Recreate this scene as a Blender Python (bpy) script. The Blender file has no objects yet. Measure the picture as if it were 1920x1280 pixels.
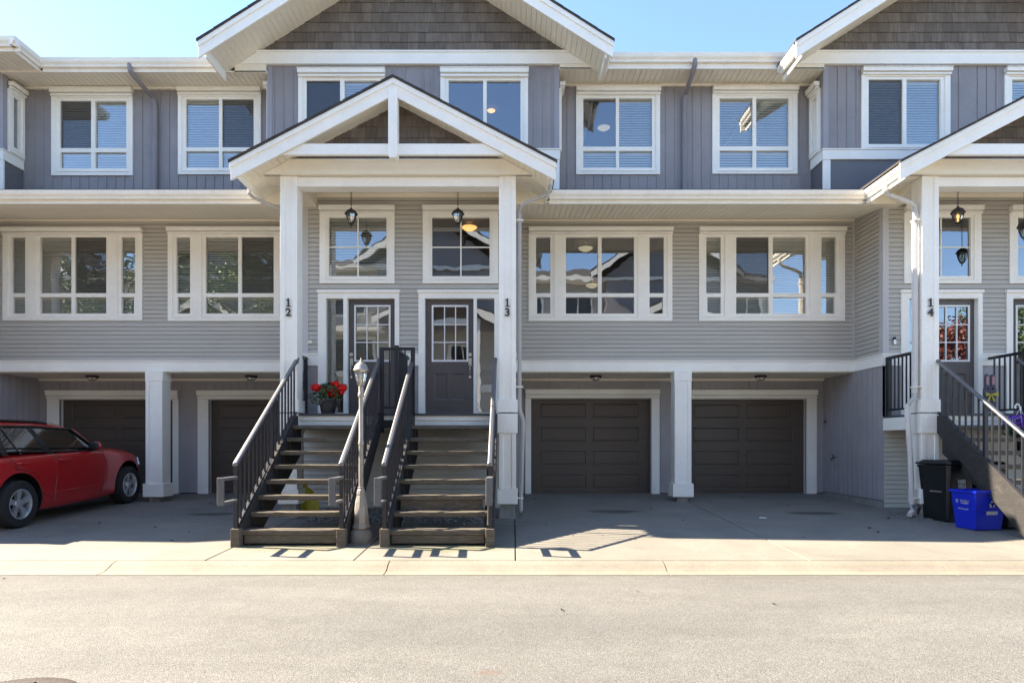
import bpy, bmesh, math, random
from mathutils import Vector, Matrix
random.seed(7)
S = bpy.context.scene
COL = S.collection

# ------------------------------------------------------------------ camera
F = 1200.0; VX = 960.0; VY = 828.0; EYE = 1.085
cam_d = bpy.data.cameras.new('camera'); cam = bpy.data.objects.new('camera', cam_d); COL.objects.link(cam)
cam_d.sensor_fit = 'HORIZONTAL'; cam_d.sensor_width = 36.0; cam_d.lens = F/1920*36.0
cam_d.shift_x = (960-VX)/1920; cam_d.shift_y = (VY-640)/1920
cam_d.clip_start = 0.05; cam_d.clip_end = 2000
cam.location = (0, 0, EYE); cam.rotation_euler = (math.radians(90), 0, 0)
S.camera = cam
# ------------------------------------------------------------------ light
SUN = Vector((-1.147, 0.217, 1.0)).normalized()
ELEV = math.asin(SUN.z)
w = bpy.data.worlds.new('World'); S.world = w; w.use_nodes = True
nt = w.node_tree; bg = nt.nodes['Background']
sky = nt.nodes.new('ShaderNodeTexSky'); sky.sky_type = 'NISHITA'; sky.sun_disc = False
sky.sun_elevation = ELEV; sky.sun_rotation = math.atan2(SUN.x, SUN.y)
sky.air_density = 0.95; sky.dust_density = 0.2; sky.ozone_density = 3.0; sky.altitude = 50
nt.links.new(sky.outputs[0], bg.inputs[0]); bg.inputs[1].default_value = 0.064
sl = bpy.data.lights.new('sun', 'SUN'); sl.energy = 3.35; sl.angle = math.radians(0.53); sl.color = (1.0, 0.87, 0.68)
so = bpy.data.objects.new('sun', sl); COL.objects.link(so); so.location = (-40, 20, 40)
so.rotation_euler = (-SUN).to_track_quat('-Z', 'Y').to_euler()
S.view_settings.view_transform = 'Standard'; S.view_settings.look = 'None'
S.view_settings.exposure = 2.83; S.view_settings.gamma = 1.0

# ------------------------------------------------------------------ helpers
def X(px, d): return (px-VX)*d/F
def Z(py, d): return EYE+(VY-py)*d/F
def gz(d): return -0.0393*(13.42-d)
dG, dM, dB, dE, dUG, dC, dP, dLE, dUE = 13.42, 12.22, 11.74, 11.25, 10.91, 10.17, 9.74, 10.72, 11.56

def front(d): return lambda a, o, z: Vector((a, d-o, z))
def sideP(x): return lambda a, o, z: Vector((x+o, a, z))     # faces +X
def sideN(x): return lambda a, o, z: Vector((x-o, a, z))     # faces -X
def rect(l, t, r, b, d): return (X(l, d), X(r, d), Z(b, d), Z(t, d))

class MB:
    def __init__(s): s.v = []; s.f = []; s.m = []; s.mi = 0
    def face(s, pts):
        n = len(s.v); s.v += [Vector(p) for p in pts]; s.f.append(tuple(range(n, n+len(pts)))); s.m.append(s.mi)
    def box(s, x0, x1, y0, y1, z0, z1):
        n = len(s.v)
        s.v += [Vector(p) for p in ((x0,y0,z0),(x1,y0,z0),(x1,y1,z0),(x0,y1,z0),(x0,y0,z1),(x1,y0,z1),(x1,y1,z1),(x0,y1,z1))]
        for q in ((0,3,2,1),(4,5,6,7),(0,1,5,4),(1,2,6,5),(2,3,7,6),(3,0,4,7)):
            s.f.append(tuple(n+i for i in q)); s.m.append(s.mi)
    def fbox(s, fr, a0, a1, o0, o1, z0, z1):
        n = len(s.v)
        s.v += [fr(*p) for p in ((a0,o0,z0),(a1,o0,z0),(a1,o1,z0),(a0,o1,z0),(a0,o0,z1),(a1,o0,z1),(a1,o1,z1),(a0,o1,z1))]
        for q in ((0,3,2,1),(4,5,6,7),(0,1,5,4),(1,2,6,5),(2,3,7,6),(3,0,4,7)):
            s.f.append(tuple(n+i for i in q)); s.m.append(s.mi)
    def prism(s, A, B):                    # two matching polygons
        n = len(s.v); k = len(A)
        s.v += [Vector(p) for p in A]+[Vector(p) for p in B]
        s.f.append(tuple(range(n, n+k))); s.f.append(tuple(range(n+2*k-1, n+k-1, -1))); s.m += [s.mi]*2
        for i in range(k):
            j = (i+1) % k; s.f.append((n+i, n+j, n+k+j, n+k+i)); s.m.append(s.mi)
    def prism_y(s, pts, y0, y1): s.prism([(x, y0, z) for x, z in pts], [(x, y1, z) for x, z in pts])
    def prism_x(s, pts, x0, x1): s.prism([(x0, y, z) for y, z in pts], [(x1, y, z) for y, z in pts])
    def tube(s, path, r, n=8, caps=True, rot=0.0, flat=1.0):
        path = [Vector(p) for p in path]; rings = []
        up = Vector((0, 0, 1))
        for i, p in enumerate(path):
            if i == 0: t = path[1]-p
            elif i == len(path)-1: t = p-path[i-1]
            else: t = (path[i+1]-p).normalized()+(p-path[i-1]).normalized()
            t.normalize()
            ref = Vector((0, 1, 0)) if abs(t.z) > 0.9 else up
            a = t.cross(ref).normalized(); b = a.cross(t).normalized()
            rr = r[i] if isinstance(r, (list, tuple)) else r
            n0 = len(s.v)
            for k in range(n):
                th = rot+2*math.pi*k/n
                s.v.append(p+a*rr*math.cos(th)+b*rr*flat*math.sin(th))
            rings.append(n0)
        for i in range(len(rings)-1):
            for k in range(n):
                k2 = (k+1) % n
                s.f.append((rings[i]+k, rings[i]+k2, rings[i+1]+k2, rings[i+1]+k)); s.m.append(s.mi)
        if caps:
            s.f.append(tuple(rings[0]+k for k in range(n))); s.f.append(tuple(rings[-1]+k for k in reversed(range(n)))); s.m += [s.mi]*2
    def lathe(s, prof, c, n=16, axis='z', rot=0.0, caps=True):
        c = Vector(c); rings = []
        for r, h in prof:
            n0 = len(s.v)
            for k in range(n):
                th = rot+2*math.pi*k/n
                if axis == 'z': p = Vector((r*math.cos(th), r*math.sin(th), h))
                else: p = Vector((h, r*math.cos(th), r*math.sin(th)))
                s.v.append(c+p)
            rings.append(n0)
        for i in range(len(rings)-1):
            for k in range(n):
                k2 = (k+1) % n
                s.f.append((rings[i]+k, rings[i]+k2, rings[i+1]+k2, rings[i+1]+k)); s.m.append(s.mi)
        if caps: s.f.append(tuple(rings[0]+k for k in range(n))); s.f.append(tuple(rings[-1]+k for k in range(n))); s.m += [s.mi]*2
    def ball(s, c, r, n=8, m=6, sz=1.0):
        prof = [(r*math.sin(math.pi*i/m)+1e-4, -r*sz*math.cos(math.pi*i/m)) for i in range(m+1)]
        s.lathe(prof, c, n)
    def plate(s, fr, R, holes, of, ob):    # flat board with rectangular openings, edges closed
        a0, a1, z0, z1 = R
        xs = sorted({a0, a1, *[min(max(v, a0), a1) for h in holes for v in h[:2]]})
        zs = sorted({z0, z1, *[min(max(v, z0), z1) for h in holes for v in h[2:]]})
        def full(i, j):
            if i < 0 or j < 0 or i >= len(xs)-1 or j >= len(zs)-1: return False
            cx = (xs[i]+xs[i+1])/2; cz = (zs[j]+zs[j+1])/2
            return not any(h[0] < cx < h[1] and h[2] < cz < h[3] for h in holes)
        for i in range(len(xs)-1):
            for j in range(len(zs)-1):
                if not full(i, j): continue
                A, B, C, D = xs[i], xs[i+1], zs[j], zs[j+1]
                s.face([fr(A,of,C), fr(B,of,C), fr(B,of,D), fr(A,of,D)])
                if not full(i-1, j): s.face([fr(A,ob,C), fr(A,of,C), fr(A,of,D), fr(A,ob,D)])
                if not full(i+1, j): s.face([fr(B,of,C), fr(B,ob,C), fr(B,ob,D), fr(B,of,D)])
                if not full(i, j-1): s.face([fr(A,ob,C), fr(B,ob,C), fr(B,of,C), fr(A,of,C)])
                if not full(i, j+1): s.face([fr(A,of,D), fr(B,of,D), fr(B,ob,D), fr(A,ob,D)])
    def build(s, name, mat, parent=None, smooth=False, bevel=0.0, loc=None, recalc=True, base=None):
        me = bpy.data.meshes.new(name)
        base = base if base is not None else (parent['_base'] if parent is not None and '_base' in parent else (0, 0, 0))
        base = Vector(base)
        if loc is not None: base = Vector(loc)
        me.from_pydata([tuple(v-base) for v in s.v], [], s.f)
        mats = mat if isinstance(mat, (list, tuple)) else [mat]
        for m_ in mats: me.materials.append(m_)
        for p, k in zip(me.polygons, s.m): p.material_index = min(k, len(mats)-1)
        if recalc or bevel:
            bm = bmesh.new(); bm.from_mesh(me)
            if recalc: bmesh.ops.recalc_face_normals(bm, faces=bm.faces)
            bm.to_mesh(me); bm.free()
        if smooth:
            for p in me.polygons: p.use_smooth = True
        o = bpy.data.objects.new(name, me); COL.objects.link(o)
        if bevel:
            b = o.modifiers.new('bevel', 'BEVEL'); b.width = bevel; b.segments = 2; b.limit_method = 'ANGLE'; b.angle_limit = math.radians(40)
        if parent is not None: o.parent = parent
        else: o.location = base
        o['_base'] = tuple(base) if loc is None or parent is None else (0, 0, 0)
        if smooth: shade_auto(me)
        return o

def shade_auto(me, ang=35):
    bm = bmesh.new(); bm.from_mesh(me)
    bmesh.ops.remove_doubles(bm, verts=bm.verts, dist=1e-5)
    for e in bm.edges:
        if len(e.link_faces) == 2 and e.calc_face_angle(0) > math.radians(ang): e.smooth = False
    bm.to_mesh(me); bm.free()

def tag(o, label=None, cat=None, group=None, kind=None):
    if label: o['label'] = label
    if cat: o['category'] = cat
    if group: o['group'] = group
    if kind: o['kind'] = kind
    return o
def thing(name, loc, label, cat, group=None):
    o = bpy.data.objects.new(name, None); COL.objects.link(o); o.location = loc; o.empty_display_size = 0.2
    o['_base'] = tuple(loc); return tag(o, label, cat, group)
def copy_tree(o, parent=None):
    c = o.copy(); COL.objects.link(c)
    if parent is not None: c.parent = parent
    for ch in list(o.children): copy_tree(ch, c)
    return c

# ------------------------------------------------------------------ materials
def N(nt, t, **kw):
    n = nt.nodes.new(t)
    for k, v in kw.items():
        if k.startswith('i_'): n.inputs[int(k[2:]) if k[2:].isdigit() else k[2:].replace('_', ' ')].default_value = v
        else: setattr(n, k, v)
    return n
def ramp(nt, fac, stops):
    r = nt.nodes.new('ShaderNodeValToRGB'); e = r.color_ramp.elements
    while len(e) < len(stops): e.new(0.5)
    for k, (p, c) in enumerate(stops):
        e[k].position = p; e[k].color = (*c, 1) if len(c) == 3 else c
    nt.links.new(fac, r.inputs[0]); return r.outputs[0]
def mixc(nt, fac, a, b, mode='MIX'):
    m = nt.nodes.new('ShaderNodeMix'); m.data_type = 'RGBA'; m.blend_type = mode; m.clamp_factor = True
    for sock, val in ((m.inputs[0], fac), (m.inputs[6], a), (m.inputs[7], b)):
        if hasattr(val, 'node'): nt.links.new(val, sock)
        elif isinstance(val, (int, float)): sock.default_value = val
        else: sock.default_value = (*val, 1)
    return m.outputs[2]
def noise(nt, vec, scale, detail=5, rough=0.55, dist=0.0, stretch=None):
    if stretch:
        mp = N(nt, 'ShaderNodeMapping'); mp.inputs['Scale'].default_value = stretch
        nt.links.new(vec, mp.inputs['Vector']); vec = mp.outputs[0]
    n = N(nt, 'ShaderNodeTexNoise'); n.inputs['Scale'].default_value = scale; n.inputs['Detail'].default_value = detail
    n.inputs['Roughness'].default_value = rough; n.inputs['Distortion'].default_value = dist
    nt.links.new(vec, n.inputs['Vector']); return n.outputs[0]
def new_mat(name):
    m = bpy.data.materials.new(name); m.use_nodes = True
    nt = m.node_tree; b = nt.nodes['Principled BSDF']
    tc = nt.nodes.new('ShaderNodeNewGeometry').outputs['Position']
    return m, nt, b, tc
def pmat(name, col, rough=0.6, var=0.12, scale=3.0, fine=0.05, fscale=60, bump=0.0, bscale=80, metal=0.0, stretch=None, spec=0.5, coat=0.0, dirt=None, dirt_amt=0.35, dscale=1.5, emit=None):
    m, nt, b, tc = new_mat(name)
    n1 = noise(nt, tc, scale, 6, 0.6, 0.3, stretch); n2 = noise(nt, tc, fscale, 3, 0.6, 0, stretch)
    lo = tuple(c*(1-var) for c in col); hi = tuple(min(1, c*(1+var)) for c in col)
    c = ramp(nt, n1, [(0.3, lo), (0.7, hi)])
    c = mixc(nt, 1.0, c, ramp(nt, n2, [(0.25, (1-fine*2,)*3), (0.75, (1+fine,)*3)]), 'MULTIPLY')
    if dirt:
        n3 = noise(nt, tc, dscale, 8, 0.7, 0.6)
        f = ramp(nt, n3, [(0.48, (0,)*3), (0.72, (dirt_amt,)*3)])
        c = mixc(nt, f, c, dirt)
    nt.links.new(c, b.inputs['Base Color'])
    b.inputs['Roughness'].default_value = rough; b.inputs['Metallic'].default_value = metal
    b.inputs['Specular IOR Level'].default_value = spec; b.inputs['Coat Weight'].default_value = coat
    b.inputs['Coat Roughness'].default_value = 0.04
    if bump:
        bp = N(nt, 'ShaderNodeBump'); bp.inputs['Strength'].default_value = bump; bp.inputs['Distance'].default_value = 0.01
        nt.links.new(noise(nt, tc, bscale, 4, 0.6, 0, stretch), bp.inputs['Height']); nt.links.new(bp.outputs[0], b.inputs['Normal'])
    if emit:
        b.inputs['Emission Color'].default_value = (*emit[0], 1); b.inputs['Emission Strength'].default_value = emit[1]
    return m

M = {}
M['siding'] = pmat('vinyl_siding', (0.475, 0.447, 0.398), 0.55, 0.07, 0.9, 0.03, 40, stretch=(0.35, 1, 11), dirt=(0.40, 0.37, 0.33), dirt_amt=0.25, dscale=0.8)
M['batten'] = pmat('board_siding', (0.275, 0.254, 0.258), 0.5, 0.08, 1.2, 0.04, 50, dirt=(0.14, 0.13, 0.13), dirt_amt=0.3)
M['garwall'] = pmat('garage_siding', (0.35, 0.325, 0.335), 0.55, 0.08, 1.2, 0.04, 50, dirt=(0.2, 0.185, 0.17), dirt_amt=0.3)
M['trim'] = pmat('painted_trim', (0.89, 0.86, 0.79), 0.5, 0.04, 2.0, 0.025, 30, dirt=(0.76, 0.72, 0.64), dirt_amt=0.22, dscale=2.2)
M['vinyl'] = pmat('white_vinyl', (0.80, 0.79, 0.77), 0.35, 0.02, 2, 0.01, 40)
M['gutter'] = pmat('gutter_metal', (0.86, 0.82, 0.73), 0.42, 0.05, 1.5, 0.03, 30, dirt=(0.5, 0.47, 0.42), dirt_amt=0.3, dscale=3)
M['soffit'] = pmat('soffit_boards', (0.86, 0.80, 0.67), 0.5, 0.05, 1.5, 0.02, 40, dirt=(0.74, 0.68, 0.55), dirt_amt=0.3)
M['greypipe'] = pmat('grey_downspout', (0.22, 0.205, 0.215), 0.45, 0.06, 2, 0.03, 40)
M['dullpipe'] = pmat('dull_downspout', (0.40, 0.38, 0.36), 0.5, 0.06, 2, 0.03, 40)
M['whitepipe'] = pmat('white_downspout', (0.62, 0.59, 0.55), 0.45, 0.06, 2, 0.03, 40, dirt=(0.45, 0.42, 0.38), dirt_amt=0.3, dscale=3)
M['roof'] = pmat('asphalt_shingle', (0.055, 0.05, 0.048), 0.9, 0.3, 5, 0.15, 90, bump=0.6, bscale=60)
M['garage'] = pmat('garage_door_brown', (0.080, 0.060, 0.047), 0.45, 0.1, 1.2, 0.10, 25, stretch=(1, 1, 14), bump=0.12, bscale=20)
M['door'] = pmat('front_door_grey', (0.096, 0.082, 0.078), 0.38, 0.06, 2, 0.05, 40)
M['rail'] = pmat('rail_satin_paint', (0.026, 0.027, 0.036), 0.44, 0.1, 3, 0.04, 50)
M['rail'].node_tree.nodes['Principled BSDF'].inputs['IOR'].default_value = 2.6
M['baluster'] = pmat('baluster_paint', (0.020, 0.020, 0.026), 0.42, 0.1, 3, 0.04, 50, spec=0.5)
M['black'] = pmat('black_metal', (0.013, 0.014, 0.019), 0.42, 0.12, 3, 0.05, 50, spec=0.45)
M['iron'] = pmat('dark_iron', (0.03, 0.027, 0.025), 0.5, 0.2, 6, 0.1, 50)
M['nickel'] = pmat('satin_nickel', (0.62, 0.6, 0.56), 0.3, 0.05, 5, 0.03, 50, metal=1.0)
M['pier'] = pmat('pier_concrete', (0.27, 0.255, 0.23), 0.9, 0.2, 6, 0.1, 70, bump=0.5, bscale=60, dirt=(0.1, 0.1, 0.06), dirt_amt=0.6, dscale=4)
M['deck'] = pmat('deck_edge', (0.055, 0.055, 0.062), 0.6, 0.1, 3, 0.05, 50)
M['blind'] = pmat('blind_slats', (0.74, 0.71, 0.63), 0.5, 0.03, 3, 0.02, 40)
M['room'] = pmat('room_paint', (0.30, 0.27, 0.23), 0.8, 0.05, 1, 0.02, 20)
M['bulb'] = pmat('lit_lamp_glass', (0.7, 0.45, 0.2), 0.4, 0.02, 3, 0.01, 20, emit=((1.0, 0.50, 0.14), 0.28))
M['bulbdim'] = pmat('lit_frosted_glass', (0.6, 0.56, 0.42), 0.4, 0.02, 3, 0.01, 20, emit=((1.0, 0.88, 0.6), 0.07))

def wood_mat():
    m, nt, b, tc = new_mat('weathered_tread_wood')
    g = noise(nt, tc, 6, 8, 0.7, 1.0, (1.2, 14, 14)); n2 = noise(nt, tc, 5, 6, 0.7, 0.5)
    c = ramp(nt, g, [(0.25, (0.04, 0.030, 0.021)), (0.5, (0.110, 0.088, 0.065)), (0.8, (0.26, 0.225, 0.18))])
    c = mixc(nt, ramp(nt, n2, [(0.5, (0, 0, 0)), (0.75, (0.7,)*3)]), c, (0.075, 0.085, 0.03))
    nt.links.new(c, b.inputs['Base Color']); b.inputs['Roughness'].default_value = 0.85
    bp = N(nt, 'ShaderNodeBump'); bp.inputs['Strength'].default_value = 0.6; bp.inputs['Distance'].default_value = 0.006
    nt.links.new(g, bp.inputs['Height']); nt.links.new(bp.outputs[0], b.inputs['Normal']); return m
M['wood'] = wood_mat()
def stringer_mat():
    m, nt, b, tc = new_mat('dark_stringer_wood')
    g = noise(nt, tc, 5, 8, 0.7, 1.0, (14, 1.5, 6)); n2 = noise(nt, tc, 4, 7, 0.75, 0.8)
    c = ramp(nt, g, [(0.3, (0.018, 0.016, 0.015)), (0.6, (0.036, 0.033, 0.031)), (0.85, (0.085, 0.077, 0.068))])
    c = mixc(nt, ramp(nt, n2, [(0.58, (0, 0, 0)), (0.75, (0.5,)*3)]), c, (0.13, 0.115, 0.095))
    nt.links.new(c, b.inputs['Base Color']); b.inputs['Roughness'].default_value = 0.8
    bp = N(nt, 'ShaderNodeBump'); bp.inputs['Strength'].default_value = 0.5; bp.inputs['Distance'].default_value = 0.005
    nt.links.new(g, bp.inputs['Height']); nt.links.new(bp.outputs[0], b.inputs['Normal']); return m
M['stringer'] = stringer_mat()
def shake_mat():
    m, nt, b, tc = new_mat('cedar_shake')
    v = noise(nt, tc, 5, 6, 0.7, 0.2, (9, 1, 0.9)); n2 = noise(nt, tc, 1.6, 4, 0.6, 0.4)
    ob = N(nt, 'ShaderNodeAttribute', attribute_name='tone')
    c = ramp(nt, v, [(0.3, (0.10, 0.083, 0.069)), (0.55, (0.165, 0.14, 0.118)), (0.8, (0.25, 0.22, 0.19))])
    c = mixc(nt, ramp(nt, n2, [(0.4, (0,)*3), (0.7, (0.45,)*3)]), c, (0.12, 0.09, 0.068))
    c = mixc(nt, 1.0, c, ob.outputs['Color'], 'MULTIPLY')
    nt.links.new(c, b.inputs['Base Color']); b.inputs['Roughness'].default_value = 0.85
    bp = N(nt, 'ShaderNodeBump'); bp.inputs['Strength'].default_value = 0.5; bp.inputs['Distance'].default_value = 0.006
    nt.links.new(v, bp.inputs['Height']); nt.links.new(bp.outputs[0], b.inputs['Normal']); return m
M['shake'] = shake_mat()
def glass_mat(name, refl=0.2, tint=(0.88, 0.9, 0.86), wav=0.0):
    m = bpy.data.materials.new(name); m.use_nodes = True; nt = m.node_tree
    nt.nodes.remove(nt.nodes['Principled BSDF']); out = nt.nodes['Material Output']
    tr = N(nt, 'ShaderNodeBsdfTransparent'); tr.inputs[0].default_value = (*tint, 1)
    gl = N(nt, 'ShaderNodeBsdfGlossy'); gl.inputs['Roughness'].default_value = 0.0; gl.inputs[0].default_value = (0.95, 0.97, 1, 1)
    fr = N(nt, 'ShaderNodeFresnel'); fr.inputs[0].default_value = 1.5
    ad = N(nt, 'ShaderNodeMath', operation='MULTIPLY_ADD'); ad.inputs[1].default_value = 1.4; ad.inputs[2].default_value = refl
    ad.use_clamp = True
    nt.links.new(fr.outputs[0], ad.inputs[0])
    mx = N(nt, 'ShaderNodeMixShader'); nt.links.new(ad.outputs[0], mx.inputs[0]); nt.links.new(tr.outputs[0], mx.inputs[1]); nt.links.new(gl.outputs[0], mx.inputs[2])
    nt.links.new(mx.outputs[0], out.inputs[0])
    if wav:
        ge = nt.nodes.new('ShaderNodeNewGeometry').outputs['Position']
        bp = N(nt, 'ShaderNodeBump'); bp.inputs['Strength'].default_value = wav; bp.inputs['Distance'].default_value = 0.02
        nt.links.new(noise(nt, ge, 1.6, 2, 0.5), bp.inputs['Height']); nt.links.new(bp.outputs[0], gl.inputs['Normal'])
    return m
M['glass'] = glass_mat('window_glass', 0.20, wav=0.11)
M['lampglass'] = glass_mat('lamp_glass', 0.10, (0.9, 0.88, 0.8))
M['carglass'] = glass_mat('car_glass', 0.12, (0.22, 0.25, 0.25))
def screen_mat():
    m = bpy.data.materials.new('insect_mesh'); m.use_nodes = True; nt = m.node_tree
    b = nt.nodes['Principled BSDF']; b.inputs['Base Color'].default_value = (0.05, 0.045, 0.042, 1); b.inputs['Roughness'].default_value = 0.7
    tr = N(nt, 'ShaderNodeBsdfTransparent'); mx = N(nt, 'ShaderNodeMixShader'); mx.inputs[0].default_value = 0.5
    nt.links.new(tr.outputs[0], mx.inputs[1]); nt.links.new(b.outputs[0], mx.inputs[2]); nt.links.new(mx.outputs[0], nt.nodes['Material Output'].inputs[0]); return m
M['screen'] = screen_mat()

def concrete_mat(name, base, stains):
    m, nt, b, tc = new_mat(name)
    n1 = noise(nt, tc, 0.9, 8, 0.65, 0.6); n2 = noise(nt, tc, 30, 5, 0.7); n3 = noise(nt, tc, 3.2, 8, 0.75, 1.2, (0.6, 1.6, 1)); n4 = noise(nt, tc, 160, 2, 0.5)
    c = ramp(nt, n1, [(0.3, tuple(x*0.80 for x in base)), (0.7, tuple(x*1.12 for x in base))])
    c = mixc(nt, 1.0, c, ramp(nt, n2, [(0.25, (0.84,)*3), (0.75, (1.1,)*3)]), 'MULTIPLY')
    c = mixc(nt, 1.0, c, ramp(nt, n4, [(0.25, (0.86,)*3), (0.75, (1.1,)*3)]), 'MULTIPLY')
    c = mixc(nt, ramp(nt, n3, [(0.54, (0,)*3), (0.76, (0.55,)*3)]), c, tuple(x*0.5 for x in base))
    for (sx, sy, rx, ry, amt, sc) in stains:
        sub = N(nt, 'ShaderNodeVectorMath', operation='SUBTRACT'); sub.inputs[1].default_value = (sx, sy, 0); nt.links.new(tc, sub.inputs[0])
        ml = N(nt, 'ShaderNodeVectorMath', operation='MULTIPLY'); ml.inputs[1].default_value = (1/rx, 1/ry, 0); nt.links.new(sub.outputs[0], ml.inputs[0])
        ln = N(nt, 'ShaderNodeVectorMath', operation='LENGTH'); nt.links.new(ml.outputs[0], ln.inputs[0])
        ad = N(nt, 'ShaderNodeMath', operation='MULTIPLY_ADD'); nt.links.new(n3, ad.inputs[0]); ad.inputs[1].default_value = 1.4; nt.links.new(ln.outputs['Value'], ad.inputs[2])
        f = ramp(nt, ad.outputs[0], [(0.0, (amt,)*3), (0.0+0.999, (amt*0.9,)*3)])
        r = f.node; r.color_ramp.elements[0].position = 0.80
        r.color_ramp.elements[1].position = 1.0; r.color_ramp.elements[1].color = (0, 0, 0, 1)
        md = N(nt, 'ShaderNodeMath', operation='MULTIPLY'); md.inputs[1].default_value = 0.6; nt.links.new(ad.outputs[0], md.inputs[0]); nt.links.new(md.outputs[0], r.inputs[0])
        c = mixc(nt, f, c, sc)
    nt.links.new(c, b.inputs['Base Color']); b.inputs['Roughness'].default_value = 0.85
    bp = N(nt, 'ShaderNodeBump'); bp.inputs['Strength'].default_value = 0.35; bp.inputs['Distance'].default_value = 0.006
    nt.links.new(n2, bp.inputs['Height']); nt.links.new(bp.outputs[0], b.inputs['Normal']); return m
dk = (0.055, 0.05, 0.04); ms = (0.13, 0.13, 0.06)
M['drive'] = concrete_mat('driveway_concrete', (0.208, 0.192, 0.163), [
    (1.72, 10.9, 0.5, 0.22, 0.9, dk), (5.05, 10.7, 0.55, 0.22, 0.85, dk), (-5.0, 10.6, 0.5, 0.2, 0.85, dk),
    (2.6, 11.6, 0.9, 0.5, 0.35, (0.16, 0.15, 0.14)), (4.6, 11.8, 1.0, 0.5, 0.35, (0.16, 0.15, 0.14)), (-6.2, 10.8, 1.2, 0.8, 0.35, (0.15, 0.14, 0.13)),
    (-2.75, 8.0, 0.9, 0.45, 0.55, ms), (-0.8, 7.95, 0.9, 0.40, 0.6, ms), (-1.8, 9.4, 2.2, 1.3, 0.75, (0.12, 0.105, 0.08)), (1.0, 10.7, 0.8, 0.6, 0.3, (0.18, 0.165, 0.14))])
M['farconc'] = concrete_mat('pale_bounce_concrete', (0.50, 0.47, 0.42), [])  # unseen far pavement, lightened to bounce extra light onto the facades
M['kerb'] = concrete_mat('kerb_concrete', (0.235, 0.208, 0.164), [])
def asphalt_mat():
    m, nt, b, tc = new_mat('worn_asphalt')
    vo = N(nt, 'ShaderNodeTexVoronoi'); vo.inputs['Scale'].default_value = 175; nt.links.new(tc, vo.inputs['Vector'])
    sp = N(nt, 'ShaderNodeSeparateColor'); nt.links.new(vo.outputs['Color'], sp.inputs[0])
    c = ramp(nt, sp.outputs[0], [(0.0, (0.085, 0.083, 0.078)), (0.25, (0.134, 0.131, 0.124)), (0.75, (0.171, 0.167, 0.158)), (1.0, (0.25, 0.245, 0.233))])
    ed = ramp(nt, vo.outputs['Distance'], [(0.3, (1,)*3), (0.8, (0.68,)*3)])
    c = mixc(nt, 1.0, c, ed, 'MULTIPLY')
    n1 = noise(nt, tc, 0.7, 7, 0.6, 0.6, (0.35, 1.6, 1)); n2 = noise(nt, tc, 4, 6, 0.7, 0.5)
    c = mixc(nt, 1.0, c, ramp(nt, n1, [(0.3, (0.84, 0.84, 0.83)), (0.7, (1.13, 1.12, 1.09))]), 'MULTIPLY')
    c = mixc(nt, 1.0, c, ramp(nt, n2, [(0.3, (0.9,)*3), (0.7, (1.08,)*3)]), 'MULTIPLY')
    for (sx, sy, rx, ry, amt, sc) in ((-1.2, 6.15, 0.35, 0.12, 0.4, (0.11, 0.10, 0.09)), (-0.15, 3.95, 0.10, 0.06, 0.5, (0.13, 0.075, 0.05)), (-2.3, 5.2, 0.5, 0.12, 0.3, (0.10, 0.095, 0.08)), (2.4, 5.6, 0.6, 0.16, 0.25, (0.10, 0.095, 0.085)), (-3.5, 5.0, 0.4, 0.2, 0.25, (0.10, 0.095, 0.08)), (0.9, 4.3, 0.2, 0.07, 0.3, (0.09, 0.085, 0.075))):
        sub = N(nt, 'ShaderNodeVectorMath', operation='SUBTRACT'); sub.inputs[1].default_value = (sx, sy, 0); nt.links.new(tc, sub.inputs[0])
        ml = N(nt, 'ShaderNodeVectorMath', operation='MULTIPLY'); ml.inputs[1].default_value = (1/rx, 1/ry, 0); nt.links.new(sub.outputs[0], ml.inputs[0])
        ln = N(nt, 'ShaderNodeVectorMath', operation='LENGTH'); nt.links.new(ml.outputs[0], ln.inputs[0])
        ad = N(nt, 'ShaderNodeMath', operation='MULTIPLY_ADD'); nt.links.new(n2, ad.inputs[0]); ad.inputs[1].default_value = 1.6; nt.links.new(ln.outputs['Value'], ad.inputs[2])
        md = N(nt, 'ShaderNodeMath', operation='MULTIPLY'); md.inputs[1].default_value = 0.5; nt.links.new(ad.outputs[0], md.inputs[0])
        c = mixc(nt, ramp(nt, md.outputs[0], [(0.55, (amt,)*3), (1.0, (0, 0, 0))]), c, sc)
    sx_ = N(nt, 'ShaderNodeSeparateXYZ'); nt.links.new(tc, sx_.inputs[0])
    mr = N(nt, 'ShaderNodeMapRange'); nt.links.new(sx_.outputs[1], mr.inputs[0])
    for i_, v_ in ((1, 6.45), (2, 6.83), (3, 0.0), (4, 1.0)): mr.inputs[i_].default_value = v_
    gm = N(nt, 'ShaderNodeMath', operation='MULTIPLY'); nt.links.new(mr.outputs[0], gm.inputs[0]); nt.links.new(ramp(nt, noise(nt, tc, 5, 6, 0.7, 0.6, (0.5, 2, 1)), [(0.4, (0.1,)*3), (0.7, (0.8,)*3)]), gm.inputs[1])
    c = mixc(nt, gm.outputs[0], c, (0.085, 0.075, 0.06))
    n5 = noise(nt, tc, 1.1, 8, 0.75, 1.5)
    c = mixc(nt, ramp(nt, n5, [(0.62, (0,)*3), (0.8, (0.4,)*3)]), c, (0.2, 0.17, 0.14))
    nt.links.new(c, b.inputs['Base Color']); b.inputs['Roughness'].default_value = 0.85
    bp = N(nt, 'ShaderNodeBump'); bp.inputs['Strength'].default_value = 0.55; bp.inputs['Distance'].default_value = 0.006
    nt.links.new(vo.outputs['Distance'], bp.inputs['Height']); bp.invert = True; nt.links.new(bp.outputs[0], b.inputs['Normal']); return m
M['asphalt'] = asphalt_mat()
M['dirt'] = pmat('dark_earth', (0.07, 0.06, 0.045), 0.95, 0.4, 5, 0.2, 60, bump=0.8, bscale=40)

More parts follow.
